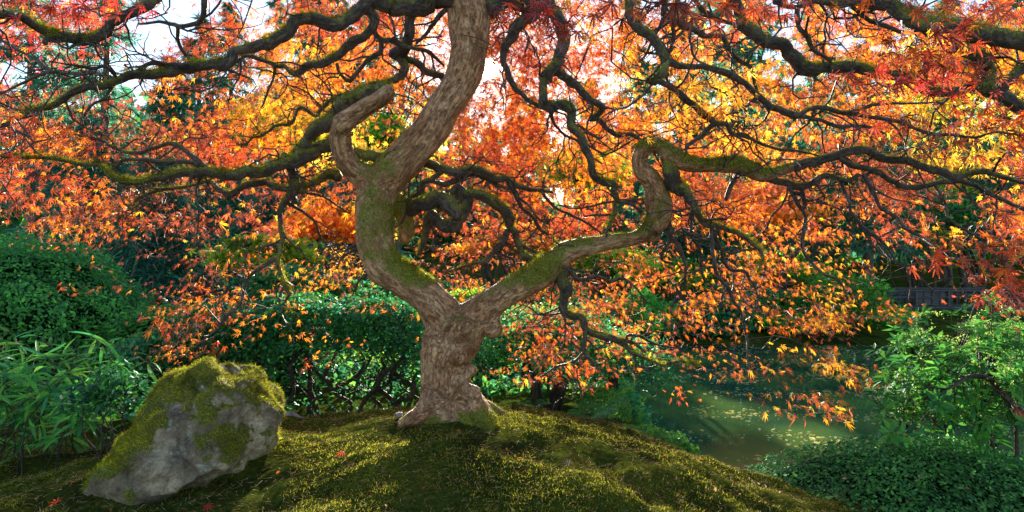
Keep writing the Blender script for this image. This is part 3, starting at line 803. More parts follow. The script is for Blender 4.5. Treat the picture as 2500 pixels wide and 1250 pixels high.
# crooked side shoots along every bough
for pts, mo, hv in BR[NH:]:
    path = catmull(pts, .03)
    for _ in range(int(len(path) * .03 / .16) + 1):
        i = rnd.randrange(len(path)); a = Vector(path[i, :3]); r0 = min(path[i, 3] * .6, .006)
        d = Vector((rnd.gauss(0, 1), rnd.gauss(0, .6), rnd.gauss(-.25, .8))).normalized(); ln = rnd.uniform(.15, .5); q = [(*a, r0)]
        for k in range(1, 9):
            d = (d + Vector((rnd.gauss(0, .45), rnd.gauss(0, .3), rnd.gauss(0, .45)))).normalized(); a = a + d * ln / 8; q.append((*a, r0 * (1 - .09 * k)))
            if k in (3, 5, 6) and rnd.random() < .7:
                d2 = Vector((rnd.gauss(0, 1), rnd.gauss(0, .5), rnd.gauss(0, .8))).normalized(); b = a; q2 = [(*b, r0 * .5)]
                for _k in range(4): d2 = (d2 + Vector((rnd.gauss(0, .4), 0, rnd.gauss(0, .4)))).normalized(); b = b + d2 * ln / 9; q2.append((*b, r0 * (.45 - .07 * _k)))
                tw.append(np.array(q2))
        tw.append(np.array(q))
for c in CP[:NIN]:
    for _ in range(2 if c[2] < .95 else 1):
        e = c + rg.normal(size=3) * [.10, .08, .04]; m_ = (c + e) / 2 + rg.normal(size=3) * .02
        tw.append(np.array([(*c, .0011), (*m_, .0009), (*e, .0005)]))
tubeobj('twigs', [tube(p, 4 if len(p) > 3 else 3, 0, i * .3, i, -.3) for i, p in enumerate(tw)], M_BRANCH, TREE, 'stuff')

# leaves on the sprays
per = np.array([int(rnd.triangular(8, 21, 14) * s) + (1 if s < 1 else 0) for s in CS])
per[NIN:][np.array(CS[NIN:]) == 1] = 8
idx = np.repeat(np.arange(NP), per); n = len(idx)
spread = np.where(np.array(CS)[idx] < 1, .55, 1.0)[:, None]
pos = CP[idx] + rg.normal(size=(n, 3)) * np.where((CP[idx, 2] < .95)[:, None], np.array([.082, .065, .021]), np.array([.085, .075, .030])) * spread
ctr = np.array([-.1, 3.1, 1.0]); outw = CP[idx] - ctr; outw[:, 2] = 0; outw /= np.linalg.norm(outw, axis=1)[:, None] + 1e-6
low_ = (pos[:, 2] < .95)[:, None]
nrm = np.where(low_, np.array([0, -.42, .7]), np.array([0, -.45, .55])) + rg.normal(size=(n, 3)) * np.where(low_, .42, .55)
axs = outw * .6 + np.array([0, -.15, -.65]) + rg.normal(size=(n, 3)) * .55
col = np.zeros((n, 3)); cc = np.array(CC)[idx]
for k_, p_ in PALM.items():
    m = cc == k_
    if m.any(): col[m] = pal(p_, m.sum(), .2)
# a share of each spray turned towards a neighbour's hue
m = rg.random(n) < (.22 + .14 * (pos[:, 2] < 1.1) + .5 * (rg.random(NP) < .22)[idx]); col[m] = pal(PALM['r'], m.sum(), .2)
m = rg.random(n) < .06; col[m] = pal(PALM['A'], m.sum(), .2)
cl_t = (rg.normal(size=NP) * .22 + np.array([noise.noise(Vector(q) * 2.3) for q in CP]) * .45)[idx][:, None]; col = np.clip(col * (.93 + cl_t.clip(-.6, .4)), 0, .97)
size = .024 + .029 * rg.random(n)
size = size * np.where(low_ if False else (pos[:, 2] < .95), .86, 1.0)
size3 = np.stack([size, size * rg.uniform(.5, 1.1, n) * np.where(pos[:, 2] < .95, .75, 1.0), size * rg.uniform(.3, 2.6, n)], 1)
Rm = frames(nrm, axs)
app = size / np.maximum(pos[:, 1], .3)
inframe = (np.abs(pos[:, 0] / pos[:, 1]) < 1250 / FPX) & ((pos[:, 2] - CAMH) / pos[:, 1] < 620 / FPX)
score = np.where(inframe, app, 0)
top = np.argsort(-score)[:300]
mask = np.ones(n, bool); mask[top] = False
V, F, Cc = scatter(MAPLE_T, pos[mask], Rm[mask], size3[mask], col[mask])
link('foliage', mesh(V, F, Cc), M_MAPLE, TREE, 'stuff')
for i in top:
    t = MAPLE_HI[int(rg.integers(0, 6))]
    v = t[0] * size[i] @ Rm[i].T + pos[i]
    link('leaf', mesh(v, t[1], np.repeat(col[i:i + 1], len(v), 0)), M_MAPLE, TREE)

# ------------------------------------------------------------------ moss, needles and litter on the mound
def inview(x, y, z, mx=1.25, lo=-.47):
    return (np.abs(x / y) < .84 * mx) & ((z - CAMH) / y > lo)
n = 280000
y = 1.55 + 3.2 * rg.random(n) ** 1.35; x = (rg.random(n) * 2 - 1) * .95 * y
g1 = np.array([noise.fractal(Vector((a * 2.4, b * 2.4, 0)), 1, 2, 4) for a, b in zip(x, y)])
m = (g1 > -.30 + .2 * rg.random(n)) & (ground_h(x, y) > -.75)
x, y, g1 = x[m], y[m], g1[m]; n = len(x)
z = gz(x, y)
cb = np.clip((g1 + .5), 0, 1)[:, None]
col = pal([(.24, .28, .02), (.34, .37, .026), (.44, .40, .035), (.32, .23, .06)], n, .13) * (.62 + .75 * cb)
pos = np.stack([x, y, z - .002], 1)
ax = rg.normal(size=(n, 3)) * .55 + np.array([0, 0, .75])
V, F, Cc = scatter(BLADE_T, pos, frames(rdir(n), ax), np.stack([.007 + .012 * rg.random(n) ** 2, np.full(n, .019), np.full(n, .01)], 1), col)
link('moss_carpet', mesh(V, F, Cc), M_MOSS, kind='stuff')
n = 15000
y = 1.6 + 2.6 * rg.random(n); x = (rg.random(n) * 2 - 1) * .9 * y
m = ground_h(x, y) > -.6; x, y = x[m], y[m]; n = len(x)
ax = rg.normal(size=(n, 3)) * [1, 1, .22]
V, F, Cc = scatter(BLADE_T, np.stack([x, y, gz(x, y) + .012], 1), frames(rdir(n) * .3 + [0, 0, 1], ax), np.stack([.02 + .035 * rg.random(n), np.full(n, .02), np.full(n, .02)], 1), pal([(.5, .36, .18), (.4, .24, .1), (.6, .5, .3), (.26, .13, .07)], n))
link('pine_needles', mesh(V, F, Cc), M_MOSS, kind='stuff')
n = 700
y = 1.6 + 2.4 * rg.random(n); x = (rg.random(n) * 2 - 1) * .9 * y
V, F, Cc = scatter(OVAL_T, np.stack([x, y, gz(x, y) + .008], 1), frames(rg.normal(size=(n, 3)) * .4 + [0, 0, 1], rdir(n)), .008 + .016 * rg.random(n) ** 2, pal([(.35, .12, .04), (.3, .2, .1), (.5, .1, .03), (.16, .1, .06)], n))
link('leaf_litter', mesh(V, F, Cc), M_SOFT, kind='stuff')
for (px, py, Y, c, s, lab) in ((1118, 1090, 2.75, (.55, .2, .06), .022, 'small tan leaf lying on the moss just below the maple roots'), (505, 1184, 2.15, (.6, .04, .04), .03, 'crimson maple leaf lying on the moss right of the boulder foot'),
        (140, 1172, 2.3, (.7, .09, .02), .034, 'red orange maple leaf on the sunlit moss left of the boulder'), (835, 1090, 2.6, (.45, .07, .04), .03, 'dull red maple leaf on the moss left of the trunk'),
        (620, 1215, 2.05, (.36, .2, .15), .04, 'pinkish brown dead leaf lying flat below the boulder'), (720, 1242, 1.98, (.36, .22, .15), .05, 'long brown dead leaf at the bottom edge of the mound'),
        (672, 1065, 3.05, (.75, .08, .02), .035, 'bright red maple leaf beside the foot of the boulder near the grey stone'), (1390, 1142, 2.5, (.22, .17, .16), .035, 'grey brown leaf half sunk in the moss right of the trunk')):
    v0 = P(px, py, Y); z0 = float(gz(np.array(v0.x), np.array(v0.y)))
    t = MAPLE_HI[0] if s < .036 else lance(.22, 4, .15)
    R = frames(np.array([[.1, -.5, 1.0]]), rdir(1))[0]
    v = t[0] * s @ R.T + np.array([v0.x, v0.y, z0 + .02])
    tag(link('fallen_leaf', mesh(v, t[1], np.repeat(np.array([c]), len(v), 0)), M_SOFT), lab, 'leaf', 'fallen leaves on the moss')

# ------------------------------------------------------------------ rocks
def rockmat(name, c1, c2, c3, mossy):
    m, n, o = newmat(name)
    g = N(n, 'NewGeometry')
    def nz(s, d=6.0, r=.6, dis=0.0):
        x = N(n, 'TexNoise', i_Scale=s, i_Detail=d, i_Roughness=r, i_Distortion=dis); L(n, g.outputs['Position'], x.inputs['Vector']); return x.outputs[0]
    c = ramp(n, nz(5, 8.0, .65, .4), [(.36, c1), (.5, c2), (.62, c3)])
    c = mixc(n, ramp(n, nz(16, 4.0), [(.58, (0, 0, 0)), (.68, (1, 1, 1))]), c, (.36, .36, .30))
    c = mixc(n, .6, c, mixc(n, 1.0, c, ramp(n, nz(90, 5.0), [(.3, (.3, .3, .3)), (.7, (1.5, 1.5, 1.5))]), 'MULTIPLY'))
    vo = N(n, 'TexVoronoi', feature='DISTANCE_TO_EDGE', i_Scale=3.2); wv = N(n, 'VectorMath', operation='ADD')
    nv_ = N(n, 'TexNoise', i_Scale=7.0, i_Detail=5.0); L(n, g.outputs['Position'], nv_.inputs['Vector']); sc_ = N(n, 'VectorMath', operation='SCALE'); sc_.inputs['Scale'].default_value = .35
    L(n, nv_.outputs['Color'], sc_.inputs[0]); L(n, g.outputs['Position'], wv.inputs[0]); L(n, sc_.outputs[0], wv.inputs[1]); L(n, wv.outputs[0], vo.inputs['Vector'])
    crk = ramp(n, vo.outputs['Distance'], [(.0, (0, 0, 0)), (.05, (1, 1, 1))])
    c = mixc(n, .3, c, mixc(n, 1.0, c, crk, 'MULTIPLY'))
    ms = N(n, 'Attribute', attribute_name='moss')
    a2 = N(n, 'Math', operation='ADD'); L(n, ms.outputs['Fac'], a2.inputs[0]); L(n, nz(12, 6.0, .7), a2.inputs[1])
    mf = N(n, 'MapRange'); mf.inputs[1].default_value = .95; mf.inputs[2].default_value = 1.05; L(n, a2.outputs[0], mf.inputs[0])
    mc = ramp(n, nz(110), [(.3, (.03, .035, .008)), (.5, (.1, .11, .014)), (.7, (.2, .18, .025))])
    c = mixc(n, mf.outputs[0], c, mc)
    p = N(n, 'BsdfPrincipled', i_Roughness=.8); L(n, c, p.inputs['Base Color'])
    bp = N(n, 'Bump', i_Strength=.9, i_Distance=.02); L(n, mixc(n, .15, nz(28, 12.0, .78, .3), crk), bp.inputs['Height']); L(n, bp.outputs[0], p.inputs['Normal'])
    L(n, p.outputs[0], o.inputs[0]); return m
M_ROCK = rockmat('boulder_stone', (.06, .045, .03), (.22, .17, .11), (.46, .38, .26), True)
M_STONE = rockmat('grey_stone', (.12, .13, .15), (.22, .24, .27), (.34, .36, .4), False)
def rock(name, hull, parent, mat, vox=.012, amp=.02, grooves=False, mossfn=None):
    bm = bmesh.new()
    for p in hull: bm.verts.new(p)
    r = bmesh.ops.convex_hull(bm, input=bm.verts)
    bmesh.ops.delete(bm, geom=[g for g in r['geom_interior'] if isinstance(g, bmesh.types.BMVert)], context='VERTS')
    me = bpy.data.meshes.new('t'); bm.to_mesh(me); bm.free()
    o = bpy.data.objects.new('t', me); C.objects.link(o)
    md = o.modifiers.new('r', 'REMESH'); md.mode = 'VOXEL'; md.voxel_size = vox
    sm = o.modifiers.new('s', 'SMOOTH'); sm.iterations = 5; sm.factor = .6
    m2 = bpy.data.meshes.new_from_object(o.evaluated_get(bpy.context.evaluated_depsgraph_get()))
    bpy.data.objects.remove(o)
    nv = len(m2.vertices); co = np.zeros(nv * 3, np.float32); m2.vertices.foreach_get('co', co); co = co.reshape(-1, 3).astype(float)
    nr = np.zeros(nv * 3, np.float32); m2.vertices.foreach_get('normal', nr); nr = nr.reshape(-1, 3)
    d = np.zeros(nv)
    for i in range(nv):
        v = Vector(co[i])
        cf = noise.cell(v * 6 + Vector((noise.noise(v * 4), noise.noise(v * 4 + Vector((9, 0, 0))), 0)) * .8) if grooves else .5
        vd, _p = noise.voronoi(v * 5.5 + Vector((noise.noise(v * 5), noise.noise(v * 5 + Vector((9, 0, 0))), 0)) * .3)
        d[i] = (vd[1] - vd[0]) * amp * 1.3 + noise.fractal(v * 5, 1, 2, 5) * amp * 1.9 + noise.ridged_multi_fractal(v * 3.2, 1, 2, 4, 1, 2) * amp * .5 - amp * .5
        if grooves:
            w = noise.noise(Vector(((v.x * 1.0 + v.z * .55) * 11, v.y * 3, v.z * 1.2)))
            m = max(0, min(1, (v.x + 1.38) / .12)) * max(0, min(1, (v.z + .02) / .2))
            d[i] -= max(0, w) * .14 * m
        if mossfn and False: pass
    co += nr * (d - amp * .45)[:, None]
    m2.vertices.foreach_set('co', co.astype(np.float32).ravel()); m2.update()
    m2.vertices.foreach_get('normal', (nn := np.zeros(nv * 3, np.float32))); nn = nn.reshape(-1, 3)
    mo = mossfn(co, nn) if mossfn else np.full(nv, -.3)
    m2.attributes.new('moss', 'FLOAT', 'POINT').data.foreach_set('value', mo.astype(np.float32))
    m2.polygons.foreach_set('use_smooth', np.ones(len(m2.polygons), bool))
    return link(name, m2, mat, parent), co, nn, mo
BO = empty('mossy_boulder', tuple(P(440, 1180, 2.6)), 'large angular grey boulder draped in yellow green moss at lower left', 'boulder')
hull = []
for px, py, Y in ((185, 1195, 2.5), (265, 1225, 2.35), (400, 1215, 2.3), (510, 1160, 2.33), (600, 1105, 2.45), (660, 1065, 2.6), (690, 1010, 2.75), (680, 985, 2.75), (645, 915, 2.8), (610, 895, 2.8), (565, 878, 2.75), (475, 884, 2.7), (450, 912, 2.62), (520, 930, 2.5),
        (350, 1045, 2.45), (300, 1130, 2.3), (420, 1010, 2.38), (560, 1010, 2.42), (640, 1000, 2.55), (262, 1125, 2.6), (240, 1160, 3.0), (430, 990, 3.0), (560, 915, 3.2), (660, 980, 3.2), (640, 1080, 3.2), (300, 1250, 2.6), (500, 1230, 2.6)):
    hull.append(P(px, py, Y))
def bmoss(co, nn):
    f = np.array([noise.fractal(Vector(c) * 5, 1, 2, 4) + .45 * noise.fractal(Vector(c) * 17, 1, 2, 3) for c in co])
    px = 1250 + co[:, 0] / co[:, 1] * FPX; py = HOR - (co[:, 2] - CAMH) / co[:, 1] * FPX
    w = .34 + .42 * nn[:, 2] + .60 * f
    e = lambda a, b, rx, ry: np.exp(-((px - a) / rx) ** 2 - ((py - b) / ry) ** 2)
    w += .5 * e(290, 1120, 60, 60) + .4 * e(450, 960, 60, 60) + .35 * e(330, 1060, 70, 45) + .3 * e(540, 1060, 60, 45) + .35 * e(640, 940, 30, 40) - .45 * e(590, 960, 45, 60) - .5 * e(420, 1130, 110, 50) - .35 * e(440, 1000, 40, 18) + .25 * e(560, 1100, 25, 40) - .4 * e(300, 1180, 60, 30)
    return w
ro, co, nn, mo = rock('stone', hull, BO, M_ROCK, .011, .028, True, bmoss)
sel = np.nonzero(mo > .42)[0]; pr = np.clip(mo[sel] - .36, 0, .5); pr /= pr.sum(); cnt = 70000
ix = rg.choice(sel, cnt, p=pr)
ax = nn[ix] * .8 + rdir(cnt) * .8 + np.array([0, 0, -.2])
V, F, Cc = scatter(BLADE_T, co[ix] + rg.normal(size=(cnt, 3)) * .004, frames(rdir(cnt), ax), np.stack([.009 + .016 * rg.random(cnt) ** 2, np.full(cnt, .018), np.full(cnt, .01)], 1), pal([(.2, .25, .015), (.34, .38, .025), (.46, .44, .04), (.16, .12, .03)], cnt, .25) * np.array([.85 + .8 * noise.fractal(Vector(co[q]) * 13, 1, 2, 3) for q in ix]).clip(.3, 1.7)[:, None])
link('moss', mesh(V, F, Cc), M_MOSS, BO, 'stuff')
def stone(pts, lab, vox=.02, amp=.012):
    h = [P(*p) for p in pts]
    r, *_ = rock('stone', h, None, M_STONE, vox, amp)
    tag(r, lab, 'stone', 'grey stones round the mound')
stone([(692, 1008, 3.7), (715, 1000, 3.7), (745, 1020, 3.7), (765, 1050, 3.6), (700, 1060, 3.6), (690, 1040, 3.6), (730, 1040, 4.0), (760, 1045, 4.0), (700, 1010, 4.0), (720, 1080, 3.8)], 'pale blue grey flat rock in the gap right of the boulder')
stone([(1415, 1045, 3.9), (1445, 1038, 3.9), (1450, 1060, 3.85), (1420, 1068, 3.85), (1430, 1050, 4.05), (1445, 1050, 4.05)], 'rounded blue grey pebble beside the ferns at the pond edge', .008, .004)
stone([(1400, 1050, 3.8), (1420, 1050, 3.8), (1422, 1066, 3.8), (1402, 1068, 3.8), (1410, 1058, 3.95)], 'smaller dark pebble left of the blue grey pebble by the ferns', .008, .004)
stone([(962, 1008, 3.05), (985, 1004, 3.05), (985, 1018, 3.0), (965, 1020, 3.0), (975, 1010, 3.12)], 'small blue grey stone at the left foot of the maple roots', .006, .003)

# ------------------------------------------------------------------ shrubs and trees
G1 = [(.035, .15, .03), (.06, .25, .035), (.09, .33, .04), (.02, .10, .035)]
TEAL = [(.02, .16, .10), (.04, .26, .15), (.03, .19, .11), (.07, .33, .18)]
LIME = [(.22, .38, .03), (.32, .48, .04), (.16, .3, .03), (.45, .55, .06)]
YEL = [(.75, .62, .04), (.8, .7, .06), (.55, .55, .05), (.45, .5, .05)]
GREEN = [(.09, .30, .05), (.14, .40, .06), (.06, .22, .05), (.2, .46, .07)]
DARK = [(.012, .06, .04), (.02, .09, .055), (.015, .07, .05)]
CONI = [(.03, .15, .10), (.06, .22, .13), (.09, .28, .13), (.03, .11, .08)]
TAN = [(.55, .25, .18), (.6, .32, .2), (.45, .2, .2), (.5, .15, .12)]
ORG = [(.8, .28, .03), (.7, .18, .03), (.85, .4, .04)]

def clump_surface(n, c, r, bump=.14, depth=.16, seed=0, hemi=-.3, fq=2.6):
    d = rdir(int(n * 1.8)); d = d[d[:, 2] > hemi][:n]; n = len(d)
    nz = np.array([noise.fractal(Vector(q) * fq + Vector((seed * 7.7, 0, 0)), 1, 2, 3) for q in d])
    rad = 1 + bump * nz - depth * rg.random(n) ** 1.6
    return np.array(c) + d * np.array(r) * rad[:, None], d / np.array(r), nz

def stems(base, crown_c, crown_r, k, r0, wig=.25, seed=0, nmin=6):
    res = []
    for i in range(k):
        rr = random.Random(seed * 100 + i)
        a = rr.uniform(0, 2 * math.pi); q = rr.uniform(.2, .8)
        e = Vector(crown_c) + Vector((math.cos(a) * crown_r[0] * q, math.sin(a) * crown_r[1] * q, crown_r[2] * rr.uniform(-.1, .7)))
        b = Vector(base) + Vector((math.cos(a) * crown_r[0] * .22 * q, math.sin(a) * crown_r[1] * .22 * q, 0))
        pts = []
        for j in range(nmin):
            t = j / (nmin - 1); p = b.lerp(e, t); w = math.sin(math.pi * t) * wig * (e - b).length
            p += Vector((noise.noise(Vector((seed, i * 3.1, t * 3))), noise.noise(Vector((seed + 9, i * 3.1, t * 3))), 0)) * w
            pts.append((p.x, p.y, p.z, r0 * rr.uniform(.6, 1.1) * (1 - .65 * t)))
        res.append(catmull(np.array(pts), max(.05, (e - b).length / 10)))
    return res

def bush(name, label, cat, c, r, n, size, cols, templates=OVAL_T, mat=None, group=None, nst=5, r0=.02, seed=1, bump=.16, depth=.18, up=.6, hemi=-.3, clumps=0, dead=0.0, face=False, core=0):
    gz0 = gh(c[0], c[1])
    T = empty(name, (c[0], c[1], gz0), label, cat, group)
    if clumps:
        # several leafy tiers at the ends of boughs
        d = rdir(clumps); d[:, 2] = np.abs(d[:, 2]) * 1.2 - .35
        cc = np.array(c) + d * np.array(r) * (.35 + .6 * rg.random((clumps, 1)))
        ci = rg.integers(0, clumps, n)
        loc = rg.normal(size=(n, 3)) * np.array(r) * np.array([.20, .20, .09])
        pos = cc[ci] + loc; nr = d[ci] * .5 + rg.normal(size=(n, 3)) * .6 + [0, -.1, up]
        shade = (1 + .25 * rg.normal(size=clumps))[ci].clip(.5, 1.5)
        ends = cc
    else:
        pos, d, nz = clump_surface(n, c, r, bump, depth, seed, hemi)
        if face: k = d[:, 1] < .35; pos, d, nz = pos[k], d[k], nz[k]
        n = len(pos); nr = d / np.linalg.norm(d, axis=1)[:, None] + rg.normal(size=(n, 3)) * .55 + [0, 0, up * .5]
        shade = (1 + .4 * nz)
    keep = pos[:, 2] > gh(c[0], c[1]) - .3
    pos, nr, shade = pos[keep], nr[keep], shade[keep]; n = len(pos)
    col = pal(cols, n, .22) * shade[:, None]
    if dead:
        m = rg.random(n) < dead; col[m] = pal(TAN, m.sum())
    ax = rdir(n) + np.array([0, 0, .15])
    V, F, Cc = scatter(templates, pos, frames(nr, ax), size * (.65 + .7 * rg.random(n)), col.clip(0, .95))
    link('foliage', mesh(V, F, Cc), mat or M_GLOSSY, T, 'stuff')
    if core:      # solid dark core added for the shaded inside of a clipped bush
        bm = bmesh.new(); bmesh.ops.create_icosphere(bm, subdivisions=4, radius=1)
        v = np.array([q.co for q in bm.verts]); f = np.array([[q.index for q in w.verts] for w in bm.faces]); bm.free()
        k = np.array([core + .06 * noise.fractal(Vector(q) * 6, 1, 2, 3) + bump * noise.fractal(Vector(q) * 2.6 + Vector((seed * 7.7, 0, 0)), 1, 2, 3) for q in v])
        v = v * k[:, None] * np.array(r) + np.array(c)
        link('dark_core', mesh(v, f, np.full((len(v), 3), (.014, .03, .012))), M_MOSS, T)
    for p in stems((c[0], c[1], gz0 - .05), c, r, nst, r0, .2, seed):
        tubeobj('stem', [tube(p, 6, 0, seed, seed, -.1)], M_STEM, T)
    return T

# clipped hedges at the left
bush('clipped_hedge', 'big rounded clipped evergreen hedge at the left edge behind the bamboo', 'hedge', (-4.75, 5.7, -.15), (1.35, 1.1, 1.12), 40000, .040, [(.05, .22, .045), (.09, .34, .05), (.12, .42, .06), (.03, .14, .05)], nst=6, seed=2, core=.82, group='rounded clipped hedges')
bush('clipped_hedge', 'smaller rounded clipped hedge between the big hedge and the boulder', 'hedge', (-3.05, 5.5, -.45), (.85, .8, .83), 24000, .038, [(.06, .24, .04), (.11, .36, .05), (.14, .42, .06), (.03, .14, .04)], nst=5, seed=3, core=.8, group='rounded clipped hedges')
# open hedge with bare stems left of the trunk
T = empty('old_azalea_hedge', (-1.75, 5.0, gh(-1.75, 5.0)), 'wide old evergreen hedge with dark bare mossy stems left of the trunk', 'hedge')
n = 40000
u = rg.random(n); x = -3.0 + 2.35 * u; th = rg.random(n)
y = 4.5 + 1.0 * rg.random(n)
top = .46 - .26 * ((x + 1.6) / 1.15) ** 2 + .16 * np.array([noise.fractal(Vector((a * 2.2, b * 2, 0)), 1, 2, 3) for a, b in zip(x, y)])
top = top - .3 * np.clip(4.75 - y, 0, 1)
z = top - rg.random(n) ** 2.0 * .34
m = rg.random(n) < .06; z[m] = top[m] - rg.random(m.sum()) * .95
k = z > gh(-1.8, 5) ; x, y, z = x[k], y[k], z[k]; n = len(x)
nr = rg.normal(size=(n, 3)) * .6 + [0, -.2, .7]
V, F, Cc = scatter(OVAL_T, np.stack([x, y, z], 1), frames(nr, rdir(n)), .026 + .02 * rg.random(n), pal(G1 + TEAL[:2], n, .25))
link('foliage', mesh(V, F, Cc), M_GLOSSY, T, 'stuff')
for i in range(34):
    rr = random.Random(i + 50)
    bx = -2.9 + 2.15 * (i % 17) / 16 + rr.uniform(-.06, .06); by = 4.65 + .6 * rr.random(); b = Vector((bx, by, gh(bx, by) - .04))
    e = b + Vector((rr.uniform(-.5, .5), rr.uniform(-.3, .3), .82 + .15 * rr.random()))
    e.z = min(e.z, .36 - .26 * ((e.x + 1.6) / 1.15) ** 2)
    pts = [(*(b.lerp(e, t / 7) + Vector((noise.noise(Vector((i, t * .7, 0))), noise.noise(Vector((i, t * .7, 5))), 0)) * .16), (.022 if i < 17 else .012) * rr.uniform(.6, 1.3) * (1 - .08 * t)) for t in range(8)]
    p = catmull(np.array(pts), .05)
    st = tubeobj('stem', [tube(p, 7, .15, i, i, .12)], M_STEM, T)
    tws = []
    for j in range(7):
        a = p[int(len(p) * rr.uniform(.25, .95)), :3]; ln = rr.uniform(.15, .5); dd = Vector((rr.uniform(-1, 1), rr.uniform(-1, .4), rr.uniform(-.1, .6))).normalized() * ln
        q = np.array([(*(Vector(a) + dd * (t / 4) + Vector((noise.noise(Vector((i, j, t * .8))), 0, noise.noise(Vector((i + 5, j, t * .8))))) * .08), .005 * (1 - .15 * t)) for t in range(5)])
        tws.append(tube(q, 4, 0, 0, 0, .1))
    o = tubeobj('twigs', tws, M_STEM, st, 'stuff'); o.location = (0, 0, 0)
# clipped azalea on the right
pos_c = (2.15, 3.25, -.78)
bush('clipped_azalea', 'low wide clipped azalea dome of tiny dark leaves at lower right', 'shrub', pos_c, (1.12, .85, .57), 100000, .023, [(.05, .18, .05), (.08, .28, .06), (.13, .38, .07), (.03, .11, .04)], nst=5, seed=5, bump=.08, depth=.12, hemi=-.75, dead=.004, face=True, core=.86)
# azalea right of the trunk
bush('azalea_bush', 'open azalea bush with crooked stems right behind the maple trunk', 'shrub', (.28, 5.0, .08), (.72, .5, .52), 15000, .036, GREEN + G1 + TEAL, nst=9, r0=.03, seed=6, clumps=40, up=.5)
bush('azalea_bush', 'dark azalea bush by the water under the orange sprays', 'shrub', (.85, 5.4, -.15), (.55, .4, .42), 9000, .034, TEAL + G1, nst=6, r0=.02, seed=7, clumps=26)
bush('mossy_hummock', 'small round mossy green hummock at the near pond edge', 'shrub', (.72, 4.75, -.42), (.2, .2, .2), 9000, .016, GREEN + [(.12, .16, .02)], seed=8, nst=2, r0=.008, hemi=-.8)
# low bright ground cover at the pond edge
bush('creeping_groundcover', 'bright green low leafy plant creeping over the right edge of the mound', 'plant', (.72, 3.75, -.42), (.42, .28, .16), 12000, .018, [(.09, .26, .03), (.13, .34, .04), (.05, .18, .03)], seed=9, nst=2, r0=.006, hemi=-.2)
bush('grey_shrublet', 'sparse grey brown twiggy shrublet on the right edge of the mound', 'shrub', (1.12, 3.05, -.42), (.22, .16, .13), 2200, .016, [(.3, .24, .16), (.2, .2, .13), (.35, .3, .22)], seed=10, nst=8, r0=.004, clumps=30, mat=M_SOFT)
bush('grey_shrublet', 'second grey brown shrublet nearer the clipped azalea', 'shrub', (1.38, 2.95, -.50), (.16, .13, .11), 1800, .016, [(.3, .24, .16), (.2, .2, .13), (.35, .3, .22)], seed=11, nst=8, r0=.004, clumps=26, mat=M_SOFT)
bush('low_shrub', 'low dark blue green shrub between the bamboo and the boulder', 'shrub', (-1.95, 2.95, .12), (.2, .18, .22), 1000, .032, G1 + DARK, seed=12, nst=6, r0=.006, clumps=30)

# ---- ferns
def fern(c, n, ln, label):
    T = empty('fern', tuple(c), label, 'fern', 'ferns by the pond')
    for i in range(n):
        a = 2 * math.pi * i / n + rnd.uniform(-.3, .3); L_ = ln * rnd.uniform(.7, 1.1)
        V, F = [], []
        d = Vector((math.cos(a), math.sin(a), 0)); sdn = Vector((-d.y, d.x, 0))
        for k in range(15):
            t = k / 14; p = Vector(c) + d * L_ * t * .85 + Vector((0, 0, L_ * (1.1 * t - .85 * t * t)))
            w = .30 * L_ * math.sin(math.pi * (.12 + .88 * t)) + .003
            for s in (1, -1):
                b = len(V)
                V += [tuple(p), tuple(p + d * L_ * .05), tuple(p + sdn * s * w + d * w * .4 - Vector((0, 0, w * .25)))]
                F.append((b, b + 1, b + 2))
        V = np.array(V); link('frond', mesh(V, np.array(F), pal([(.06, .26, .07), (.09, .32, .08)], 1).repeat(len(V), 0)), M_SOFT, T)
fern(P(1440, 1030, 4.0), 9, .24, 'blue green fern growing beside the pebbles at the pond edge')
fern(P(1470, 1005, 4.3), 8, .22, 'fern higher up the bank behind the creeping plant')
fern(P(1300, 1000, 4.3), 7, .16, 'small fern in the shade just right of the maple roots')

# ---- bamboo-like plant at the left
T = empty('dwarf_bamboo', (-2.6, 3.4, gh(-2.6, 3.4)), 'leafy dwarf bamboo with long narrow bright green leaves at left', 'bamboo')
LB = [lance(.075, 5, d_) for d_ in (.12, .3, .5)]
lf = []
for i in range(44):
    rr = random.Random(i + 900)
    b = Vector((-2.62 + rr.gauss(0, .32), 3.3 + rr.gauss(0, .22), 0)); b.z = gh(b.x, b.y) - .02
    e = P(rr.uniform(-40, 285), rr.uniform(805, 1010), 3.25 + rr.uniform(-.35, .5))
    if e.x > -2.15 and e.z > .38: e.z -= .12
    pts = np.array([(*(b.lerp(e, t / 6) + Vector((0, 0, .10 * math.sin(math.pi * t / 6))) + Vector((noise.noise(Vector((i, t * .5, 0))), 0, 0)) * .06), .0035 * (1 - .1 * t)) for t in range(7)])
    tubeobj('culm', [tube(pts, 5, 0, 0, 0, -.5)], M_STEM, T)
    for j in range(rr.randint(13, 22)):
        t = rr.uniform(.25, 1.0); q = pts[min(6, int(t * 6.5)), :3]
        lf.append((q + rr.uniform(-.01, .01), i, t))
n = len(lf); pos = np.array([q[0] for q in lf]); tt = np.array([q[2] for q in lf])
ax = rg.normal(size=(n, 3)) * [1, .8, .35] + [.15, -.1, .25]; nr = rg.normal(size=(n, 3)) * .45 + [0, -.25, .9]
sz = .08 + .08 * rg.random(n); Rm = frames(nr, ax); cb = pal([(.05, .26, .05), (.10, .38, .05), (.03, .18, .08), (.22, .5, .06)], n, .2)
score = sz / pos[:, 1]; order = np.argsort(-score)
for i in order[:300]:
    t = LB[int(rg.integers(0, 3))]; v = t[0] * sz[i] @ Rm[i].T + pos[i]
    link('leaf', mesh(v, t[1], np.repeat(cb[i:i + 1], len(v), 0)), M_GLOSSY, T)
r_ = order[300:]
V, F, Cc = scatter(LB, pos[r_], Rm[r_], sz[r_], cb[r_]); link('foliage', mesh(V, F, Cc), M_GLOSSY, T, 'stuff')

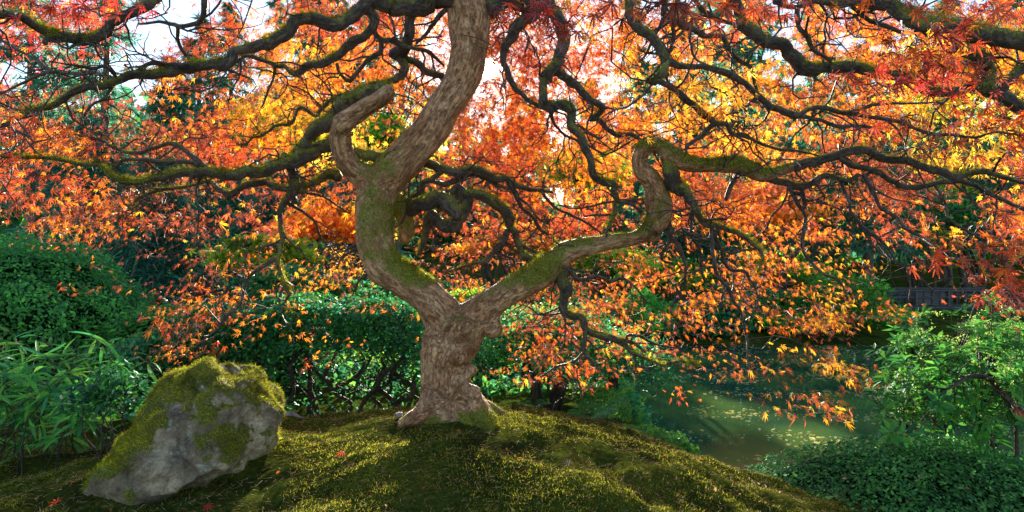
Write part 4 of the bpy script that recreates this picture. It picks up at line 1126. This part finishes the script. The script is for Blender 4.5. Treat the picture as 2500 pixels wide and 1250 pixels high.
# ---- pieris at the right
T = empty('pieris_shrub', (3.2, 3.7, gh(3.2, 3.7)), 'tall pieris shrub with glossy whorled leaves and pale green flower tassels at right', 'shrub')
base = Vector((3.2, 3.8, gh(3.2, 3.8)))
wh = []
for (px, py, Y, rx, ry, k) in ((2330, 890, 3.6, 150, 85, 110), (2430, 830, 3.7, 90, 60, 60), (2250, 985, 3.4, 100, 40, 55), (2420, 1000, 3.5, 90, 60, 60), (2230, 830, 3.7, 40, 50, 22), (2480, 930, 3.3, 40, 90, 40), (2200, 930, 3.6, 50, 30, 18), (2190, 1060, 3.1, 45, 12, 7)):
    for _ in range(k):
        wh.append(P(px + rnd.gauss(0, rx * .55), py + rnd.gauss(0, ry * .6), Y + rnd.uniform(-.3, .35)))
main = []
for k, (px, py, Y) in enumerate(((2290, 930, 3.6), (2220, 1040, 3.35), (2420, 860, 3.7), (2230, 860, 3.8), (2400, 960, 3.3), (2330, 830, 3.9), (2480, 990, 3.2))):
    e = P(px, py, Y)
    pts = np.array([(*(base.lerp(e, t / 7) + Vector((noise.noise(Vector((k * 3, t * .6, 0))), noise.noise(Vector((k * 3, t * .6, 4))), noise.noise(Vector((k * 3, t * .6, 8))))) * .2 * math.sin(math.pi * t / 7)), .028 * (1 - .1 * t)) for t in range(8)])
    p = catmull(pts, .04); main += [tuple(q) for q in p]
    tubeobj('branch', [tube(p, 8, .15, k, k, .0)], M_STEM, T)
# the bare silver branch that arches in front
p = catmull(np.array([(*P(a, b, 3.2), r) for a, b, r in ((2500, 1010, .02), (2450, 965, .017), (2415, 925, .014), (2370, 918, .012), (2340, 935, .009), (2310, 950, .007))]), .03)
tubeobj('branch', [tube(p, 8, .1, 3, 3, -.4)], M_BRANCH, T); main += [tuple(q) for q in p]
kd2 = build_kd(main); tws = []
lp, ln_, la, rc = [], [], [], []
for w in wh:
    q, j, d = kd2.find(w); a = Vector(main[j][:3])
    pts = np.array([(*(a.lerp(w, t / 4) + Vector((0, 0, -.06 * math.sin(math.pi * t / 4)))), .004 * (1 - .15 * t)) for t in range(5)])
    tws.append(tube(pts, 4, 0, 0, 0, -.4))
    dr = (w - a).normalized() + Vector((0, -.2, .8)) + Vector((rnd.gauss(0, .3), rnd.gauss(0, .3), 0)); dr.normalize()
    u = dr.orthogonal().normalized(); v = dr.cross(u)
    for k in range(8):
        a_ = 2.4 * k + rnd.uniform(-.3, .3); o_ = (u * math.cos(a_) + v * math.sin(a_))
        lp.append(w - dr * .004 * k); la.append(o_ + dr * rnd.uniform(.1, .8)); ln_.append(dr - o_ * .3 + Vector((rnd.gauss(0, .2), 0, 0)))
    if rnd.random() < .42:
        for k in range(rnd.randint(3, 6)):
            o_ = Vector((rnd.uniform(-1, .7), rnd.uniform(-1, .2), rnd.uniform(-.3, .5))).normalized()
            for m_ in range(16):
                t = m_ / 15; rc.append(w + o_ * (.12 * t) + Vector((rnd.gauss(0, .003), rnd.gauss(0, .003), .02 * t - .06 * t * t)))
tubeobj('twigs', tws, M_STEM, T, 'stuff')
lp = np.array([tuple(q) for q in lp]); la = np.array([tuple(q) for q in la]); ln_ = np.array([tuple(q) for q in ln_]); n = len(lp)
sz = .05 + .035 * rg.random(n); Rm = frames(ln_, la); cb = pal([(.04, .18, .035), (.07, .27, .04), (.02, .12, .035), (.12, .36, .05)], n, .2)
LP = [lance(.15, 4, d_) for d_ in (.1, .25)]
order = np.argsort(-(sz / lp[:, 1]))
for i in order[:300]:
    t = LP[int(rg.integers(0, 2))]; v = t[0] * sz[i] @ Rm[i].T + lp[i]
    link('leaf', mesh(v, t[1], np.repeat(cb[i:i + 1], len(v), 0)), M_GLOSSY, T)
r_ = order[300:]
V, F, Cc = scatter(LP, lp[r_], Rm[r_], sz[r_], cb[r_]); link('foliage', mesh(V, F, Cc), M_GLOSSY, T, 'stuff')
rc = np.array([tuple(q) for q in rc]); n = len(rc)
V, F, Cc = scatter(OVAL_T, rc, frames(rdir(n), rdir(n)), .008 + .006 * rg.random(n), pal([(.22, .34, .07), (.16, .28, .06), (.3, .4, .1)], n)); link('flower_tassels', mesh(V, F, Cc), M_SOFT, T, 'stuff')

# ------------------------------------------------------------------ middle distance
def mid(name, label, cat, px, py, rx, ry, Y, n, size, cols, seed, templates=OVAL_T, mat=None, group=None, clumps=30, nst=4, r0=.04, depth=None):
    c = P(px, py, Y); r = (rx * Y / FPX, (depth or min(rx, ry) * 1.0) * Y / FPX, ry * Y / FPX)
    return bush(name, label, cat, tuple(c), r, n, size, cols, templates, mat or M_SOFT, group, nst, r0, seed, clumps=clumps)
mid('japanese_maple', 'small yellow green japanese maple in the shade left of the trunk', 'tree', 640, 630, 120, 60, 7.0, 6000, .07, [(.3, .4, .03), (.45, .45, .03), (.2, .35, .04)], 21, PALM_T)
mid('japanese_maple', 'bright teal green japanese maple between the old hedge and the pines', 'tree', 720, 700, 150, 60, 6.6, 12000, .05, GREEN + TEAL, 22)
mid('green_shrub', 'feathery green shrub behind the boulder top', 'shrub', 510, 820, 70, 70, 4.9, 7000, .035, GREEN + TEAL, 23)
mid('lime_shrub', 'lime green sunlit shrub seen through the fork of the trunk', 'shrub', 1150, 745, 80, 45, 6.5, 5000, .05, LIME, 24)
mid('lime_shrub', 'lime green sunlit shrub under the right limb beside the trunk', 'shrub', 1290, 790, 90, 60, 6.8, 6000, .05, LIME + GREEN, 25)
mid('lime_shrub', 'yellow green bush below the bend of the right limb', 'shrub', 1470, 640, 120, 70, 10.5, 7000, .08, LIME + YEL[2:], 26)
mid('lime_shrub', 'lime green bush glowing behind the bare stems of the old hedge', 'shrub', 860, 900, 170, 55, 6.9, 8000, .06, LIME + GREEN, 27)
mid('green_shrub', 'dark green shrub behind the left end of the old hedge', 'shrub', 640, 880, 110, 70, 6.4, 6000, .05, TEAL + G1, 28)
mid('green_shrub', 'mid green shrub low behind the azalea bush right of the trunk', 'shrub', 1210, 900, 90, 80, 7.4, 6000, .05, GREEN + TEAL, 29)
mid('green_shrub', 'green shrub on the bank below the right limb', 'shrub', 1480, 790, 110, 70, 12, 7000, .08, GREEN + LIME[:1], 30)
bank = [(1560, 770, 90, 75, 21, GREEN, 'round green shrub at the left end of the far bank'), (1690, 790, 100, 62, 21.5, TEAL + G1, 'dark green rhododendron low on the far bank'), (1810, 760, 100, 85, 22.5, GREEN + TEAL, 'tall mid green rhododendron on the far bank'),
        (1950, 780, 100, 72, 21.3, G1 + GREEN, 'broad green rhododendron dipping to the water'), (2070, 745, 110, 95, 21.5, GREEN + LIME[:1], 'large light green rhododendron left of the bridge'), (2170, 790, 60, 50, 23, GREEN + YEL[3:], 'small olive shrub touching the left end of the bridge'),
        (1620, 680, 110, 60, 25, LIME + GREEN, 'yellow green shrub higher up the far bank'), (1900, 670, 120, 55, 26, GREEN + LIME, 'bright green shrub behind the rhododendrons')]
for i, (a, b, rx, ry, Y, cs, lab) in enumerate(bank):
    mid('rhododendron', lab, 'shrub', a, b, rx, ry, Y, 6500, .16, cs, 40 + i, group='shrubs on the far bank', nst=3, r0=.05, clumps=38)
mid('pink_shrub', 'pinkish tan fine leaved maple shrub right of the bridge', 'shrub', 2480, 745, 80, 45, 13, 9000, .07, TAN, 50, nst=2, r0=.015)
mid('pink_shrub', 'dusty rose low shrub spilling over the right end of the bridge', 'shrub', 2400, 800, 50, 22, 12, 4000, .06, TAN, 51, nst=2, r0=.015)
mid('green_maple', 'blue green spreading maple tree at right above the bridge', 'tree', 2270, 520, 120, 85, 31, 11000, .24, TEAL + GREEN, 52, r0=.09)
mid('yellow_tree', 'bright yellow tree glowing behind the blue green maple', 'tree', 2390, 470, 120, 60, 33, 9000, .25, YEL + LIME[:1], 53, r0=.09)
mid('yellow_tree', 'tall yellow tree at the upper right behind the crown', 'tree', 2370, 180, 190, 150, 30, 16000, .26, YEL, 54, r0=.14, clumps=60)
mid('yellow_tree', 'yellow green tree low at the right edge', 'tree', 2230, 600, 120, 50, 33, 8000, .24, LIME, 55, r0=.1)
mid('yellow_tree', 'yellow green tree behind the upper left boughs', 'tree', 640, 330, 130, 100, 18, 9000, .15, YEL + LIME, 56, r0=.12)
mid('yellow_tree', 'lime tree seen between the curled limb and the great limb', 'tree', 940, 330, 70, 80, 20, 6000, .15, LIME + GREEN, 57, r0=.1)
mid('yellow_tree', 'golden tree behind the centre of the crown', 'tree', 1420, 420, 110, 110, 24, 8000, .18, YEL + LIME, 58, r0=.12)
mid('orange_maple', 'orange japanese maple standing behind the left boughs', 'tree', 800, 560, 110, 90, 8.5, 8000, .08, ORG, 59, r0=.07)
mid('orange_maple', 'red orange japanese maple across the water behind the crown', 'tree', 1860, 520, 160, 110, 24, 9000, .18, ORG, 60, r0=.12)
mid('orange_maple', 'low orange red maple in the middle behind the fork', 'tree', 1250, 600, 120, 60, 13, 8000, .10, ORG + LIME[:1], 61, r0=.08)

n = 70000
y = 5.9 + 14 * rg.random(n) ** 1.3; x = (rg.random(n) * 2 - 1) * .95 * y
g1 = np.array([noise.fractal(Vector((a * .55, b * .55, 0)), 1, 2, 3) for a, b in zip(x, y)])
gg = ground_h(x, y); m = (gg > WATER - .05); x, y, g1, gg = x[m], y[m], g1[m], gg[m]; n = len(x)
z = gg + rg.random(n) * (.12 + .6 * np.clip(g1 + .1, 0, 1))
V, F, Cc = scatter(OVAL_T, np.stack([x, y, z], 1), frames(rg.normal(size=(n, 3)) * .5 + [0, -.2, .8], rdir(n)), .05 + .05 * rg.random(n), pal(GREEN + TEAL + LIME[:1], n, .25))
link('undergrowth', mesh(V, F, Cc), M_SOFT, kind='stuff')
# ---- conifers
def conifer(x, y, h, r, nb, cols, label, name='conifer', low=.12, blade=.5, seed=0, per=60, group='conifers behind the garden', cat='tree'):
    g0 = gh(x, y); T = empty(name, (x, y, g0), label, cat, group); rr = random.Random(seed)
    tr = .012 * h + .05
    pth = catmull(np.array([(x, y, g0 - .3, tr * 1.4), (x + rr.gauss(0, .05), y, g0 + h * .08, tr), (x + rr.gauss(0, .15), y, g0 + h * .5, tr * .65), (x + rr.gauss(0, .2), y, g0 + h, .02)]), h / 14)
    tubeobj('trunk', [tube(pth, 12, .12, 0, seed, -.1)], M_BGBARK, T)
    bts, P_, A_, S_ = [], [], [], []
    for i in range(nb):
        t = low + (1 - low) * (i + rr.random()) / nb; z = g0 + h * t; a = rr.uniform(0, 2 * math.pi)
        ln = r * (1 - t) ** .7 * rr.uniform(.6, 1.1) + .15
        d = np.array([math.cos(a), math.sin(a), 0]); k = 6
        pts = np.array([(*(np.array([x, y, z]) + d * ln * q / (k - 1) + np.array([0, 0, ln * (.10 * q / (k - 1) - .42 * (q / (k - 1)) ** 2)])), .02 * (1 - .15 * q) + .004) for q in range(k)])
        bts.append(tube(pts, 4, 0, 0, 0, -.2))
        m = int(per * (.4 + ln / r)); u = rg.random(m) ** .7; fi = u * (k - 1); i0 = np.minimum(fi.astype(int), k - 2); f = (fi - i0)[:, None]
        q = pts[i0, :3] * (1 - f) + pts[i0 + 1, :3] * f
        sd = np.array([-d[1], d[0], 0]); w = rg.normal(size=(m, 1)) * .16 * ln
        P_.append(q + sd * w + rg.normal(size=(m, 3)) * .05); A_.append(d * .6 + sd * np.sign(w) * .7 + np.array([0, 0, -.75]) + rg.normal(size=(m, 3)) * .35); S_.append(np.full(m, 1.0))
    tubeobj('branches', bts, M_BGBARK, T, 'stuff')
    Pq, Aq = np.vstack(P_), np.vstack(A_); m = len(Pq)
    sc = np.stack([blade * (.5 + .8 * rg.random(m)), blade * 1.3 * np.ones(m), blade * np.ones(m)], 1)
    V, F, Cc = scatter(BLADE_T, Pq, frames(rdir(m), Aq), sc, pal(cols, m, .25)); link('foliage', mesh(V, F, Cc), M_SOFT, T, 'stuff')
PINES = [(-5.6, 9.5, 2.6, 1.5, 'low dark blue green pine left behind the small hedge', 31), (-8.0, 11.5, 3.6, 1.8, 'dark pine at the far left behind the big hedge', 32), (-4.0, 10.5, 2.6, 1.4, 'dark pine with a bare trunk in the shade left of centre', 33), (-7.0, 14, 4.4, 2.0, 'taller dusky pine behind the two left pines', 34), (-3.0, 12.5, 3.2, 1.5, 'small dark pine behind the yellow green maple', 35)]
for x, y, h, r, lab, sd in PINES: conifer(x, y, h, r, 60, CONI + DARK, lab, 'pine_tree', .2, .22, sd, 120, 'dark pines at the left')
FIRS = [(80, 26, 15, 'tall fir at the far left edge'), (250, 34, 19, 'fir trunk rising behind the upper left boughs'), (420, 30, 10, 'short fir left of the yellow green tree'), (560, 36, 15, 'fir behind the yellow green tree'), (760, 30, 14, 'fir just left of the curled limb'),
        (830, 33, 17, 'tall fir behind the curled limb'), (970, 35, 18, 'blue green fir left of the great limb'), (490, 33, 13, 'fir behind the left end of the upper boughs'), (905, 38, 18, 'tall fir between the curled limb and the great limb'), (1060, 44, 12, 'tall thin fir behind the great limb'), (1120, 47, 12.5, 'thin fir at the left of the sun'), (1260, 44, 12, 'dense fir below and right of the sun'), (1195, 34, 7.5, 'low young fir under the sun'), (1300, 46, 13, 'tall fir just right of the sun'), (1440, 40, 13, 'middling fir behind the snaking bough right of the sun'),
        (1545, 33, 16, 'tall fir just left of the loop in the right limb'), (1660, 28, 14, 'fir above the loop in the right limb'), (1790, 27, 17, 'thick pale trunked fir across the water'), (1850, 31, 18, 'second pale trunked fir close to the thick one'), (1985, 34, 17, 'fir right of the pale trunks'),
        (2120, 29, 15, 'fir left of the blue green maple'), (2310, 36, 18, 'fir behind the tall yellow tree'), (2460, 30, 16, 'fir at the right edge'), (680, 44, 20, 'very tall distant fir left of centre'), (1720, 44, 21, 'very tall distant fir right of centre')]
for i, (px, Y, h, lab) in enumerate(FIRS):
    conifer((px - 1250) / FPX * Y, Y, h, 1.9 + h * .09, 62, CONI, lab, 'fir_tree', .18 if h > 8 else .05, .62, 70 + i, 135)

# ---- distant wood
n = 26000
x = rg.uniform(-70, 70, n); y = rg.uniform(46, 60, n)
env = 6.5 + 5.5 * np.array([noise.fractal(Vector((a * .12, 0, 7)), 1, 2, 4) for a in x]) + 3.5 * np.clip(np.abs(x + 1) / 12 - .3, 0, 1.6)
z = rg.random(n) ** .8 * env
V, F, Cc = scatter(OVAL_T, np.stack([x, y, z], 1), frames(rdir(n), rdir(n)), .9 + .9 * rg.random(n), pal(CONI + GREEN[:1] + LIME[:1], n, .3))
link('distant_wood', mesh(V, F, Cc), M_SOFT, kind='stuff')

# ------------------------------------------------------------------ bridge
def boxm(x0, x1, y0, y1, z0, z1, bev=.012):
    bm = bmesh.new(); bmesh.ops.create_cube(bm, size=1)
    for v in bm.verts: v.co = Vector(((x0 + x1) / 2 + v.co.x * (x1 - x0), (y0 + y1) / 2 + v.co.y * (y1 - y0), (z0 + z1) / 2 + v.co.z * (z1 - z0)))
    bmesh.ops.bevel(bm, geom=bm.edges[:], offset=bev, segments=1, affect='EDGES')
    me = bpy.data.meshes.new('b'); bm.to_mesh(me); bm.free(); return me
def woodmat():
    m, n, o = newmat('weathered_grey_wood')
    g = N(n, 'NewGeometry'); mp = N(n, 'Mapping'); mp.inputs['Scale'].default_value = (1, 8, 8); L(n, g.outputs['Position'], mp.inputs[0])
    x = N(n, 'TexNoise', i_Scale=3.0, i_Detail=6.0); L(n, mp.outputs[0], x.inputs['Vector'])
    p = N(n, 'BsdfPrincipled', i_Roughness=.8); L(n, ramp(n, x.outputs[0], [(.3, (.03, .028, .03)), (.7, (.10, .09, .095))]), p.inputs['Base Color']); L(n, p.outputs[0], o.inputs[0]); return m
M_WOOD = woodmat()
by = 27.0; x0 = (2150 - 1250) / FPX * by; x1 = (2480 - 1250) / FPX * by
zr = CAMH - (707 - HOR) / FPX * by; zd = CAMH - (748 - HOR) / FPX * by
T = empty('footbridge', ((x0 + x1) / 2, by, zd), 'weathered grey wooden footbridge with panelled railing over the pond', 'bridge')
link('deck', boxm(x0, x1, by - .1, by + 1.9, zd - .08, zd), M_WOOD, T)
link('beam', boxm(x0, x1, by - .16, by - .103, zd - .36, zd - .084), M_WOOD, T)
link('beam', boxm(x0, x1, by + 1.903, by + 1.96, zd - .36, zd - .084), M_WOOD, T)
for yy in (by - .05, by + 1.8):
    link('top_rail', boxm(x0, x1, yy - .06, yy + .06, zr - .08, zr), M_WOOD, T)
    link('middle_rail', boxm(x0, x1, yy - .025, yy + .025, zr - .36, zr - .30), M_WOOD, T)
    k = 0; xx = x0 + .1
    while xx < x1:
        w = .11 if k % 4 == 0 else .05
        link('post' if k % 4 == 0 else 'baluster', boxm(xx - w / 2, xx + w / 2, yy - w / 2 + .004, yy + w / 2 - .004, zd + .002, zr - .083), M_WOOD, T)
        xx += .36; k += 1
    link('panel', boxm(x0 + 1.64, x0 + 1.64 + 1.2, yy + .028, yy + .045, zd + .05, zr - .1, .003), M_WOOD, T)
for xx in (x0 + .4, x1 - .4):
    link('pier', boxm(xx - .15, xx + .15, by + .1, by + 1.7, WATER - .8, zd - .09), M_WOOD, T)
